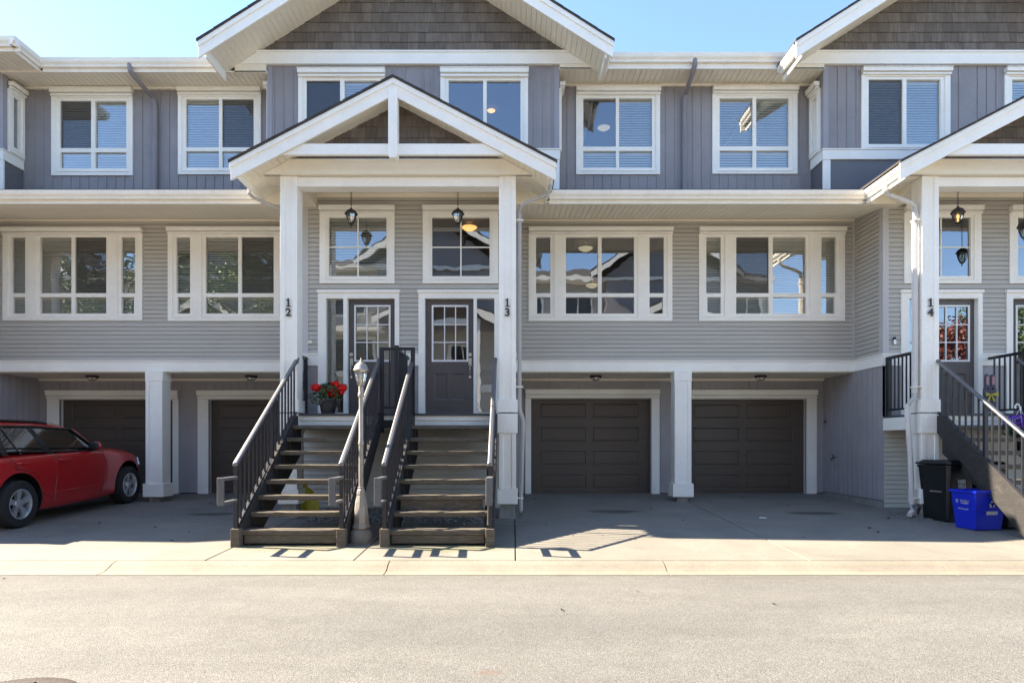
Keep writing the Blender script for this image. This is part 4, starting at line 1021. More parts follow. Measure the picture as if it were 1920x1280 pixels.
hang(858.5, 388, 421, 10.72, 'unlit dark iron lantern on a chain in front of the window above door 13')
hang(1796, 385, 420, 10.55, 'glowing dark iron lantern on a chain beside the porch column numbered 14', lit=True)
hang(1921, 410, 448, 10.55, 'dark iron lantern cut off by the right edge of the photo', lit=False)
# ------------------------------------------------------------------ garage soffit lights
def bulk(px, dd, label):
    x_ = X(px, dd); z = 2.40
    t = thing('ceiling_light', (x_, dd, z), label, 'light fitting', 'round lights under the garage overhangs')
    mb = MB(); mb.lathe([(0.115, 0), (0.118, -0.03), (0.10, -0.045)], (x_, dd, z), 20)
    for k in range(3):
        th = k*math.pi/3; mb.tube([(x_+0.1*math.cos(th)*q, dd+0.1*math.sin(th)*q, z-0.04-0.055*math.sqrt(max(0, 1-q*q))) for q in (-1, -0.7, -0.3, 0, 0.3, 0.7, 1)], 0.007, 5)
    mb.build('cage', M['iron'], t)
    mb = MB(); mb.lathe([(0.095, -0.03), (0.085, -0.06), (0.05, -0.085), (0.005, -0.092)], (x_, dd, z), 16); mb.build('glass_dome', M['candle'], t, smooth=True)
for px, l in ((173, 'round dark soffit light above the garage door behind the red car'), (471, 'round dark soffit light above the garage door left of the stairs'),
              (1117, 'round dark soffit light above the garage door of number 13'), (1426, 'round dark soffit light above the garage door of number 14')):
    bulk(px, 12.72, l)
# ------------------------------------------------------------------ ceiling lamps seen through windows
def bowl(px, py, dd, r, label, mat='bulb', ztop=None):
    x_, z = X(px, dd), Z(py, dd); ztop = ztop or z+0.35
    t = thing('ceiling_lamp', (x_, dd, ztop), label, 'ceiling lamp', 'lit lamps inside the houses')
    mb = MB(); mb.lathe([(0.005, -r*0.42), (r*0.45, -r*0.36), (r*0.8, -r*0.15), (r, r*0.05), (r*0.97, r*0.09), (r*0.75, -r*0.1), (0.005, -r*0.3)], (x_, dd, z), 20); mb.build('bowl_shade', M[mat], t, smooth=True)
    mb = MB(); mb.tube([(x_, dd, z-r*0.3), (x_, dd, ztop)], 0.014, 8); mb.lathe([(0.07, -0.03), (0.08, 0)], (x_, dd, ztop), 12); mb.build('stem', M['nickel'], t)
bowl(880, 427, 12.4, 0.15, 'amber bowl lamp glowing inside the window above door 13', 'bulb', 5.35)
bowl(921, 208, 13.2, 0.085, 'small amber lamp glowing inside the upper bay window of number 13', 'bulb', 7.94)
bowl(1132, 240, 14.0, 0.14, 'flush lamp glowing inside the upper window of number 13', 'bulbdim', 7.94)
bowl(1098, 466, 14.0, 0.16, 'pale flush ceiling lamp high inside the wide window of number 13', 'bulbdim', 5.44)
bowl(1110, 535, 14.8, 0.15, 'pale bowl pendant hanging lower inside the wide window of number 13', 'bulbdim', 5.44)

# ------------------------------------------------------------------ potted red geranium on the landing
M['pot'] = pmat('dark_plastic_pot', (0.025, 0.025, 0.028), 0.5, 0.1, 4, 0.05, 40)
M['petal'] = pmat('red_petals', (0.85, 0.014, 0.010), 0.55, 0.2, 25, 0.1, 80)
M['leaf'] = pmat('pot_leaves', (0.045, 0.095, 0.03), 0.5, 0.4, 20, 0.15, 80)
M['grey_leaf'] = pmat('silver_leaves', (0.14, 0.17, 0.14), 0.6, 0.3, 20, 0.15, 80)
M['purple'] = pmat('purple_petals', (0.16, 0.05, 0.42), 0.55, 0.3, 25, 0.1, 80)
def leaves(mb, c, rad, n, size, rnd, shell=0.5, cup=0.3):
    for _ in range(n):
        while True:
            v = Vector((rnd.uniform(-1, 1), rnd.uniform(-1, 1), rnd.uniform(-1, 1)))
            if 0.05 < v.length < 1: break
        if rnd.random() < shell: v = v.normalized()*rnd.uniform(0.8, 1.0)
        p = Vector(c)+Vector((v.x*rad[0], v.y*rad[1], v.z*rad[2]))
        nrm = (v+Vector((rnd.uniform(-.8, .8), rnd.uniform(-.8, .8), rnd.uniform(-.4, .9)))).normalized()
        a = nrm.orthogonal().normalized(); b = nrm.cross(a); th = rnd.uniform(0, 6.28); a, b = a*math.cos(th)+b*math.sin(th), b*math.cos(th)-a*math.sin(th)
        s = size*rnd.uniform(0.6, 1.3)
        mb.face([p-a*s, p-a*s*0.3+b*s*0.6, p+a*s*0.5+b*s*0.5+nrm*s*cup, p+a*s, p+a*s*0.5-b*s*0.5+nrm*s*cup, p-a*s*0.3-b*s*0.6])
rnd = random.Random(11)
d = 10.42; px_ = X(615, d)
fp_ = thing('potted_flowers', (px_, d, FL), 'dark pot of bright red geraniums on the landing beside door 12', 'flower pot')
mb = MB(); mb.lathe([(0.105, 0), (0.14, 0.20), (0.152, 0.21), (0.152, 0.24), (0.13, 0.24), (0.125, 0.215)], (px_, d, FL), 20); mb.build('pot', M['pot'], fp_, smooth=True)
mb = MB(); leaves(mb, (px_+0.03, d, FL+0.36), (0.22, 0.2, 0.16), 420, 0.032, rnd); mb.build('foliage', M['leaf'], fp_, recalc=False)
mb = MB(); leaves(mb, (px_-0.13, d-0.08, FL+0.26), (0.17, 0.13, 0.11), 260, 0.022, rnd); mb.build('trailing_foliage', M['grey_leaf'], fp_, recalc=False)
for fx, fy in ((600, 728), (594, 726), (620, 730), (630, 722), (626, 731), (644, 727), (640, 733), (617, 737), (629, 738)):
    mb = MB(); leaves(mb, (X(fx, d), d-0.06+rnd.uniform(-0.05, 0.05), Z(fy, d)), (0.075, 0.075, 0.055), 60, 0.028, rnd, 0.8)
    mb.tube([(X(fx, d), d-0.05, Z(fy, d)), (px_+rnd.uniform(-.05, .05), d, FL+0.3)], 0.005, 4); mb.build('bloom', M['petal'], fp_, recalc=False)
# hanging basket of purple flowers at right stairs
d = 9.73; bxp = X(1913, d); bzp = ZG+7*RISE+0.16
hb = thing('hanging_basket', (bxp, d, bzp-0.16), 'purple flowers in a bowl with a white cane hook, on the right edge stairs', 'hanging basket')
mb = MB(); mb.lathe([(0.05, -0.16), (0.13, -0.1), (0.17, 0.0), (0.16, 0.0)], (bxp, d, bzp), 16); mb.build('bowl', M['pot'], hb, smooth=True)
mb = MB(); leaves(mb, (bxp, d, bzp+0.07), (0.22, 0.22, 0.13), 400, 0.024, rnd, 0.7); mb.build('blooms', M['purple'], hb, recalc=False)
mb = MB(); leaves(mb, (bxp-0.03, d, bzp-0.06), (0.22, 0.2, 0.14), 200, 0.024, rnd); mb.build('foliage', M['leaf'], hb, recalc=False)
mb = MB(); zt = Z(757, d)
for k in range(3):
    th = k*2.1; mb.tube([(bxp+0.16*math.cos(th), d+0.16*math.sin(th), bzp), (bxp, d, bzp+0.28)], 0.004, 4)
mb.tube([(bxp, d, bzp+0.26), (bxp, d, zt-0.05), (bxp-0.02, d, zt-0.01), (bxp-0.05, d, zt), (bxp-0.075, d, zt-0.03), (bxp-0.075, d, zt-0.07)], 0.012, 8)
mb.build('hook', M['vinyl'], hb)
# bunny board hung at door 14
d = 10.62; bx_ = X(1857, d)
M['slate'] = pmat('slate_painted_wood', (0.10, 0.095, 0.145), 0.6, 0.1, 6, 0.05, 40)
M['pink'] = pmat('pink_paint', (0.55, 0.30, 0.30), 0.6, 0.05, 6, 0.03, 40)
M['bow'] = pmat('yellow_ribbon', (0.62, 0.52, 0.07), 0.5, 0.1, 8, 0.05, 40)
bn = thing('rabbit_board', (bx_, d, FL), 'slate painted wooden rabbit with long ears and yellow bow beside door 14', 'decoration')
q = lambda px, py: (X(px, d), Z(py, d))
mb = MB()
mb.prism_y([q(1846, 772), q(1868, 772), q(1869, 735), q(1868, 728), q(1864, 724.5), q(1850, 724.5), q(1845.5, 728), q(1845, 735)], d, d+0.035)
mb.build('body', M['slate'], bn, bevel=0.006)
for e0, e1 in ((1847.5, 1856), (1858.5, 1867)):
    mb = MB(); mb.prism_y([q(e0, 725), q(e1, 725), q(e1, 704), q(e1-2, 701), q(e0+2, 701), q(e0, 704)], d+0.002, d+0.033); er = mb.build('ear', M['slate'], bn, bevel=0.005)
    mb = MB(); c_ = (e0+e1)/2; mb.prism_y([q(c_-2.2, 721), q(c_+2.2, 721), q(c_+2.2, 707), q(c_, 704), q(c_-2.2, 707)], d-0.006, d+0.004); mb.build('inner_ear', M['pink'], er)
for e in (1853, 1861):
    mb = MB(); mb.ball((X(e, d), d-0.004, Z(728.5, d)), 0.017, 10, 6); mb.build('eye', M['black'], bn, smooth=True)
mb = MB()
for s_ in (-1, 1):
    mb.prism([(bx_, d-0.01, Z(739, d)), (bx_+s_*0.10, d-0.03, Z(735, d)), (bx_+s_*0.10, d-0.03, Z(742, d))], [(bx_, d-0.03, Z(740, d)), (bx_+s_*0.10, d-0.05, Z(736, d)), (bx_+s_*0.10, d-0.05, Z(743, d))])
    mb.prism([(bx_, d-0.012, Z(740, d)), (bx_+s_*0.015, d-0.012, Z(740, d)), (bx_+s_*0.07, d-0.02, Z(751, d)), (bx_+s_*0.035, d-0.02, Z(753, d))], [(bx_, d-0.02, Z(740, d)), (bx_+s_*0.015, d-0.02, Z(740, d)), (bx_+s_*0.07, d-0.028, Z(751, d)), (bx_+s_*0.035, d-0.028, Z(753, d))])
mb.build('bow', M['bow'], bn)
# door bell box by door 14, meter plate by door 12, hose bibs
mb = MB(); x0, z0 = X(1675, dE), Z(645, dE); mb.box(x0-0.02, x0+0.02, dE-0.05, dE-0.018, z0, z0+0.07); mb.mi = 1; mb.box(x0-0.018, x0+0.018, dE-0.055, dE-0.018, z0+0.07, z0+0.12); mb.box(x0-0.008, x0+0.008, dE-0.054, dE-0.05, z0+0.03, z0+0.046)
tag(mb.build('doorbell', [M['nickel'], M['black']], base=(x0, dE-0.02, z0)), 'small silver and black doorbell on the siding left of door 14', 'doorbell')
mb = MB(); x0, z0 = X(582, dE), Z(644, dE); mb.box(x0-0.035, x0+0.035, dE-0.035, dE-0.016, z0, z0+0.05); mb.box(x0-0.02, x0+0.02, dE-0.04, dE-0.035, z0+0.012, z0+0.038)
tag(mb.build('doorbell', M['soffit'], base=(x0, dE-0.02, z0)), 'tiny beige doorbell plate on the siding left of door 12', 'doorbell')
xw = 8.38-1.85
def tap(c, s, label):
    t = thing('garden_tap', c, label, 'garden tap')
    x, y, z = c; mb = MB(); mb.tube([(x, y, z), (x+s*0.06, y, z), (x+s*0.09, y-0.01, z-0.06)], 0.013, 8); mb.build('spout', M['iron'], t)
    mb = MB(); mb.tube([(x+s*0.055, y, z), (x+s*0.055, y, z+0.05)], 0.006, 6); mb.tube([(x+s*0.055, y-0.04, z+0.05), (x+s*0.055, y+0.04, z+0.05)], 0.009, 6); mb.build('tap_handle', M['iron'], t)
tap((xw-0.01, 12.9, Z(857, 12.9)), -1, 'small dark garden tap on the board wall right of garage 14')
# ------------------------------------------------------------------ bins beside the column of number 14
M['binblack'] = pmat('black_bin_plastic', (0.007, 0.008, 0.010), 0.38, 0.15, 3, 0.08, 60)
M['binblue'] = pmat('blue_box_plastic', (0.006, 0.022, 0.50), 0.42, 0.08, 3, 0.04, 60)
M['bingrey'] = pmat('grey_bin_plastic', (0.035, 0.037, 0.037), 0.5, 0.12, 3, 0.06, 60)
M['print'] = pmat('white_print', (0.55, 0.56, 0.56), 0.6, 0.05, 10, 0.03, 60)
def shield(mb, fr, w, h):
    P = [(-0.5, 0.5), (0.5, 0.5), (0.5, 0.0), (0.36, -0.28), (0.0, -0.5), (-0.36, -0.28), (-0.5, 0.0)]
    n = len(P)
    for i in range(n):          # outline
        a, b = P[i], P[(i+1) % n]; k = 0.86
        mb.face([fr(a[0]*w, a[1]*h), fr(b[0]*w, b[1]*h), fr(b[0]*w*k, b[1]*h*k), fr(a[0]*w*k, a[1]*h*k)])
    for r in ((-0.04, 0.04, -0.42, 0.42), (-0.42, -0.04, 0.03, 0.10), (0.04, 0.42, 0.03, 0.10)): mb.face([fr(r[0]*w, r[2]*h), fr(r[1]*w, r[2]*h), fr(r[1]*w, r[3]*h), fr(r[0]*w, r[3]*h)])
    for r in ((-0.32, -0.14, 0.18, 0.34), (0.12, 0.34, 0.2, 0.26), (0.12, 0.34, 0.3, 0.36), (-0.3, -0.12, -0.2, -0.05), (0.12, 0.3, -0.22, -0.04)): mb.face([fr(r[0]*w, r[2]*h), fr(r[1]*w, r[2]*h), fr(r[1]*w, r[3]*h), fr(r[0]*w, r[3]*h)])
def wheelie(c, rot, h, wx_, wy_, label, lines):
    x, y, z = c; t = thing('wheelie_bin', c, label, 'bin', 'black wheelie bins')
    R = Matrix.Translation(Vector(c)) @ Matrix.Rotation(rot, 4, 'Z')
    P = lambda a, b, q: R @ Vector((a, b, q))
    mb = MB(); k = 0.80
    def ring(q, s): return [P(wx_*s*sx, wy_*s*sy, q) for sx, sy in ((-.5, -.42), (-.42, -.5), (.42, -.5), (.5, -.42), (.5, .5), (-.5, .5))]
    mb.prism(ring(0.02, k), ring(h*0.90, 1.0))
    mb.prism(ring(h*0.86, 1.035), ring(h*0.905, 1.045))
    mb.prism([P(-wx_*.12, -wy_*.47, h*.12), P(wx_*.12, -wy_*.47, h*.12), P(wx_*.12, -wy_*.41, h*.12), P(-wx_*.12, -wy_*.41, h*.12)], [P(-wx_*.12, -wy_*.47, h*.6), P(wx_*.12, -wy_*.47, h*.6), P(wx_*.12, -wy_*.44, h*.6), P(-wx_*.12, -wy_*.44, h*.6)])
    body = mb.build('body', M['binblack'], t, bevel=0.02)
    mb = MB(); mb.prism(ring(h*0.915, 1.115), ring(h*0.945, 1.115)); mb.prism(ring(h*0.945, 1.0), ring(h*0.985, 0.86)); mb.build('lid', M['binblack'], t, bevel=0.012)
    mb = MB(); mb.tube([P(-wx_*.4, wy_*.56, h*.93), P(wx_*.4, wy_*.56, h*.93)], 0.016, 8); mb.build('handle', M['binblack'], t)
    for s in (-1, 1):
        mb = MB(); a = P(s*wx_*.30, wy_*.45, 0.1); b = P(s*wx_*.40, wy_*.45, 0.1); mb.tube([a, b], 0.1, 18); mb.build('wheel', M['iron'], t)
    mb = MB(); mb.tube([P(-wx_*.47, -wy_*.25, h*.48), P(-wx_*.47, wy_*.12, h*.48)], 0.012, 8); mb.build('lift_bar', M['nickel'], t)
    tilt = math.atan2(wy_*(1-k)*0.5, h*0.88)
    fm = R @ Matrix.Translation((0, -wy_*(k+(1-k)*0.62)*0.5-0.010, h*0.56)) @ Matrix.Rotation(math.pi/2-tilt*0.9, 4, 'X')
    mb = MB(); shield(mb, lambda a, b: fm @ Vector((a, b, 0.004)), 0.13, 0.17); mb.build('crest', M['print'], body, recalc=False)
    for s_, sz, dz in lines:
        text_obj(s_, sz, M['print'], 'lettering', body, (0, 0, 0), ext=0.001, rot=Matrix.Translation(Vector(t['_base'])) @ Matrix.Translation(-Vector(t['_base'])) @ fm @ Matrix.Translation((0, dz, 0.004)))
    return t
zb = gz(9.85)
LN = [('Township of', 0.035, 0.135), ('Langley', 0.05, 0.105), ('1928 - 18715', 0.038, 0.20)]
wheelie((X(1777, 9.95)+0.0, 9.98, zb), math.radians(12), 0.96, 0.50, 0.56, 'black wheelie bin with white crest standing in front of column 14', LN)
wheelie((7.42, 10.12, gz(10.12)), math.radians(10), 0.92, 0.48, 0.52, 'second black wheelie bin, mostly hidden under the right stairs', LN[:2])
# blue recycling box
d = 9.22; t = thing('recycling_box', (X(1836, d), d, gz(d)), 'bright blue open recycling box under the right stairs', 'recycling box')
Rb = Matrix.Translation((X(1834, d), d, gz(d))) @ Matrix.Rotation(math.radians(8), 4, 'Z')
Pb = lambda a, b, q: Rb @ Vector((a, b, q))
mb = MB(); h, a0, a1, b0, b1 = 0.565, 0.205, 0.245, 0.17, 0.215
lo = [Pb(s1*a0, s2*b0, 0.01) for s1, s2 in ((-1, -1), (1, -1), (1, 1), (-1, 1))]; hi = [Pb(s1*a1, s2*b1, h) for s1, s2 in ((-1, -1), (1, -1), (1, 1), (-1, 1))]
loi = [Pb(s1*(a0-.012), s2*(b0-.012), 0.03) for s1, s2 in ((-1, -1), (1, -1), (1, 1), (-1, 1))]; hii = [Pb(s1*(a1-.014), s2*(b1-.014), h) for s1, s2 in ((-1, -1), (1, -1), (1, 1), (-1, 1))]
mb.face(lo)
for i in range(4):
    j = (i+1) % 4; mb.face([lo[i], lo[j], hi[j], hi[i]]); mb.face([loi[j], loi[i], hii[i], hii[j]]); mb.face([hi[i], hi[j], hii[j], hii[i]])
mb.face(loi[::-1])
body = mb.build('tub', M['binblue'], t, bevel=0.012)
mb = MB()
ro = lambda s, q: [Pb(s1*(a1+s), s2*(b1+s), q) for s1, s2 in ((-1, -1), (1, -1), (1, 1), (-1, 1))]
A, B, C, Dd = ro(0.001, h-0.045), ro(0.018, h-0.04), ro(0.018, h-0.004), ro(0.001, h-0.001)
for i in range(4):
    j = (i+1) % 4
    for u_, v_ in ((A, B), (B, C), (C, Dd)): mb.face([u_[i], u_[j], v_[j], v_[i]])
mb.build('rim', M['binblue'], t)
tl = math.atan2(b1-b0, h)
fmb = Rb @ Matrix.Translation((0, -(b0+(b1-b0)*0.62)-0.006, h*0.62)) @ Matrix.Rotation(math.pi/2+tl, 4, 'X')
smb = Rb @ Matrix.Translation((-(a0+(a1-a0)*0.62)-0.006, 0, h*0.62)) @ Matrix.Rotation(-math.pi/2, 4, 'Z') @ Matrix.Rotation(math.pi/2+tl, 4, 'X')
for s_, sz, dx, dz in (('Township of', 0.03, 0.02, 0.06), ('Langley', 0.045, 0.02, 0.03), ('We Recycle', 0.036, -0.01, -0.06)):
    text_obj(s_, sz, M['print'], 'lettering', body, (0, 0, 0), ext=0.001, rot=smb @ Matrix.Translation((dx, dz, 0.0)))
mb = MB(); shield(mb, lambda a, b: smb @ Vector((a-0.11, b+0.045, 0.001)), 0.045, 0.055)
# three chasing arrows and a label bar on the other side
for k in range(3):
    th = math.pi/2+k*2.0944
    def ap(r, a_): return fmb @ Vector((r*math.cos(a_)+0.03, r*math.sin(a_)+0.02, 0.002))
    mb.face([ap(0.03, th-0.75), ap(0.055, th-0.75), ap(0.055, th+0.25), ap(0.03, th+0.25)])
    mb.face([ap(0.018, th+0.25), ap(0.068, th+0.25), ap(0.043, th+0.95)])
mb.face([fmb @ Vector((x_, y_, 0.002)) for x_, y_ in ((-0.06, -0.13), (0.12, -0.13), (0.12, -0.08), (-0.06, -0.08))])
mb.build('logo', M['print'], body, recalc=False)
# grey glass bin
d = 9.28; x0 = X(1899, d); t = thing('glass_bin', (x0, d, gz(d)), 'low grey bin marked GLASS beside the blue recycling box', 'bin')
mb = MB(); z0 = gz(d)
ring = lambda q, s: [(x0+s*a, d+s*b, z0+q) for a, b in ((-.2, -.16), (.2, -.16), (.2, .16), (-.2, .16))]
mb.prism(ring(0.01, 0.86), ring(0.34, 1.0)); bd = mb.build('tub', M['bingrey'], t, bevel=0.02)
mb = MB(); mb.prism(ring(0.34, 1.06), ring(0.37, 1.02)); mb.build('lid', M['bingrey'], t, bevel=0.008)
text_obj('GLASS', 0.065, M['print'], 'lettering', bd, (x0-0.02, d-0.162, z0+0.22), rot=(math.pi/2+0.07, 0, 0), ext=0.001)
text_obj('BOTTLES & JARS', 0.026, M['print'], 'lettering', bd, (x0-0.02, d-0.158, z0+0.175), rot=(math.pi/2+0.07, 0, 0), ext=0.001)
# yellow bag and things under the left flight
d = 10.62; t0 = gz(d)
M['yellow'] = pmat('yellow_plastic_bag', (0.55, 0.48, 0.04), 0.4, 0.15, 10, 0.06, 60)
mb = MB(); rnd = random.Random(5); cx = X(569, d)
prof = [(0.19, 0.0), (0.22, 0.1), (0.20, 0.24), (0.14, 0.38), (0.05, 0.46), (0.09, 0.54)]
n0 = len(mb.v); mb.lathe(prof, (cx, d, t0), 18)
for i, v in enumerate(mb.v): 
    k = 1+0.16*math.sin(i*2.1)+0.1*rnd.uniform(-1, 1); v.x = cx+(v.x-cx)*k; v.y = d+(v.y-d)*k*0.7
tag(mb.build('plastic_bag', M['yellow'], base=(cx, d, t0), smooth=True), 'crumpled yellow plastic bag on the ground under the left stairs', 'bag')
# gravel under the porch
M['gravel'] = pmat('grey_gravel', (0.20, 0.19, 0.175), 0.9, 0.45, 40, 0.2, 90)
mb = MB(); rnd = random.Random(8)
for i in range(900):
    x_, y_ = rnd.uniform(-3.2, -0.4), 9.55+abs(rnd.gauss(0.9, 0.45))
    if y_ > dE-0.05: continue
    s = rnd.uniform(0.012, 0.034); c_ = Vector((x_, y_, gz(y_)+s*0.3))
    mb.prism([c_+Vector((math.cos(a)*s*rnd.uniform(.7, 1.2), math.sin(a)*s*rnd.uniform(.7, 1.2), -s*.5)) for a in (0, 1.3, 2.5, 3.8, 5.1)], [c_+Vector((math.cos(a)*s*.6, math.sin(a)*s*.6, s*rnd.uniform(.4, .7))) for a in (0, 1.3, 2.5, 3.8, 5.1)])
for i in range(160):
    x_, y_ = rnd.uniform(6.15, 6.65), rnd.uniform(10.0, 10.8); s = rnd.uniform(0.012, 0.03); c_ = Vector((x_, y_, gz(y_)+s*0.3))
    mb.prism([c_+Vector((math.cos(a)*s, math.sin(a)*s*rnd.uniform(.7, 1.2), -s*.5)) for a in (0, 1.3, 2.5, 3.8, 5.1)], [c_+Vector((math.cos(a)*s*.6, math.sin(a)*s*.6, s*rnd.uniform(.4, .7))) for a in (0, 1.3, 2.5, 3.8, 5.1)])
tag(mb.build('gravel', M['gravel']), 'loose grey gravel under the porch landings', 'gravel', kind='stuff')

# ------------------------------------------------------------------ red car nosed up to the left garage
def car_paint():
    m, nt, b, tc = new_mat('red_car_paint')
    n = noise(nt, tc, 300, 2, 0.5)
    nt.links.new(ramp(nt, n, [(0.3, (0.40, 0.007, 0.010)), (0.7, (0.50, 0.011, 0.014))]), b.inputs['Base Color'])
    b.inputs['Metallic'].default_value = 0.25; b.inputs['Roughness'].default_value = 0.35; b.inputs['Coat Weight'].default_value = 1.0; b.inputs['Coat Roughness'].default_value = 0.02; return m
M['carred'] = car_paint()
M['tyre'] = pmat('tyre_rubber', (0.016, 0.016, 0.017), 0.8, 0.15, 10, 0.1, 60)
M['alloy'] = pmat('alloy_wheel', (0.68, 0.69, 0.71), 0.32, 0.05, 6, 0.03, 50, metal=0.8)
M['carblack'] = pmat('black_car_trim', (0.012, 0.012, 0.013), 0.4, 0.1, 4, 0.05, 50)
M['seat'] = pmat('dark_seat_fabric', (0.03, 0.03, 0.032), 0.9, 0.1, 8, 0.05, 60)
M['headlight'] = pmat('headlight_lens', (0.6, 0.6, 0.6), 0.1, 0.02, 8, 0.02, 50, metal=0.6)
CX = -8.39; FH, RH = 12.47, 9.82    # centre line, front and rear hubs
car = thing('parked_car', (CX, 11.1, gz(11.1)), 'red compact four by four parked at the left edge, nose to the garage', 'car')
cg = lambda y: gz(y)
def section(y, hw, prof):
    return [(CX+s_*hw*a, y, cg(y)+z) for a, z, s_ in prof]
ST = [ # y, half width, z bottom, z belt side, z centre top
    (8.93, 0.70, 0.42, 0.94, 1.00), (8.98, 0.82, 0.36, 1.015, 1.065), (9.20, 0.88, 0.24, 1.045, 1.095), (9.80, 0.905, 0.19, 1.055, 1.095), (10.4, 0.905, 0.16, 1.055, 1.095), (11.2, 0.905, 0.16, 1.055, 1.095), (11.75, 0.905, 0.17, 1.055, 1.105),
    (12.1, 0.90, 0.20, 1.035, 1.105), (12.45, 0.90, 0.22, 0.995, 1.08), (12.78, 0.87, 0.28, 0.915, 1.01), (12.99, 0.80, 0.32, 0.81, 0.90), (13.11, 0.66, 0.36, 0.68, 0.75), (13.16, 0.50, 0.42, 0.58, 0.61)]
rings = []
mb = MB()
for (y, hw, zb_, zs_, zt_) in ST:
    r = [(-0.55, zb_), (-0.93, zb_), (-0.985, zb_+0.08), (-1.0, zb_+(zs_-zb_)*0.45), (-1.0, zb_+(zs_-zb_)*0.72), (-0.965, zs_-0.035), (-0.90, zs_), (-0.5, zt_-0.01), (0, zt_),
         (0.5, zt_-0.01), (0.90, zs_), (0.965, zs_-0.035), (1.0, zb_+(zs_-zb_)*0.72), (1.0, zb_+(zs_-zb_)*0.45), (0.985, zb_+0.08), (0.93, zb_), (0.55, zb_), (0, zb_)]
    n0 = len(mb.v); mb.v += [Vector((CX+a*hw, y, cg(y)+z)) for a, z in r]; rings.append((n0, len(r)))
for (a, n), (b, _) in zip(rings, rings[1:]):
    for k in range(n):
        k2 = (k+1) % n; mb.f.append((a+k, a+k2, b+k2, b+k)); mb.m.append(0)
mb.f.append(tuple(rings[0][0]+k for k in range(n))); mb.f.append(tuple(rings[-1][0]+k for k in reversed(range(n)))); mb.m += [0, 0]
body = mb.build('body', M['carred'], car)
sub = body.modifiers.new('s', 'SUBSURF'); sub.levels = 2; sub.render_levels = 2
cuts = []
for hy in (FH, RH):
    for s_ in (-1, 1):
        cb = MB(); zc = cg(hy)+0.37; pts = [(hy+0.43*math.cos(a), zc+0.43*math.sin(a)) for a in [i*math.pi/20 for i in range(40)]]
        cb.prism_x(pts, CX+s_*0.60, CX+s_*1.1); co = cb.build('arch_cut', M['carblack']); cuts.append(co)
        bo = body.modifiers.new('b', 'BOOLEAN'); bo.operation = 'DIFFERENCE'; bo.object = co; bo.solver = 'EXACT'; bo.material_mode = 'TRANSFER'
bpy.context.view_layer.update()
dg = bpy.context.evaluated_depsgraph_get()
me = bpy.data.meshes.new_from_object(body.evaluated_get(dg)); body.modifiers.clear(); body.data = me
for co in cuts: bpy.data.objects.remove(co)
for p in me.polygons: p.use_smooth = True
shade_auto(me, 40)
# greenhouse
def gp(y, off, z): return Vector((CX+off, y, cg(11)+z))
sideX = lambda z: 0.845-0.215*max(0.0, (z-1.0))/0.5*0.95     # tumblehome
zR = 1.52
roofm = MB()
rst = [(8.98, 0.60, 1.39), (9.15, 0.655, 1.45), (9.7, 0.67, 1.49), (10.4, 0.665, 1.495), (11.02, 0.655, 1.478), (11.25, 0.64, 1.42)]
rr = []
for y, hw, z in rst:
    r = [(-1, -0.05), (-0.98, -0.01), (-0.8, 0.035), (0, 0.06), (0.8, 0.035), (0.98, -0.01), (1, -0.05), (0.8, -0.045), (0, -0.02), (-0.8, -0.045)]
    n0 = len(roofm.v); roofm.v += [gp(y, a*hw, z+b-0.01) for a, b in r]; rr.append(n0)
for a, b in zip(rr, rr[1:]):
    for k in range(10):
        k2 = (k+1) % 10; roofm.f.append((a+k, a+k2, b+k2, b+k)); roofm.m.append(0)
roofm.f.append(tuple(rr[0]+k for k in range(10))); roofm.f.append(tuple(rr[-1]+k for k in range(10))); roofm.m += [0, 0]
ro_ = roofm.build('roof', M['carred'], car, smooth=True)
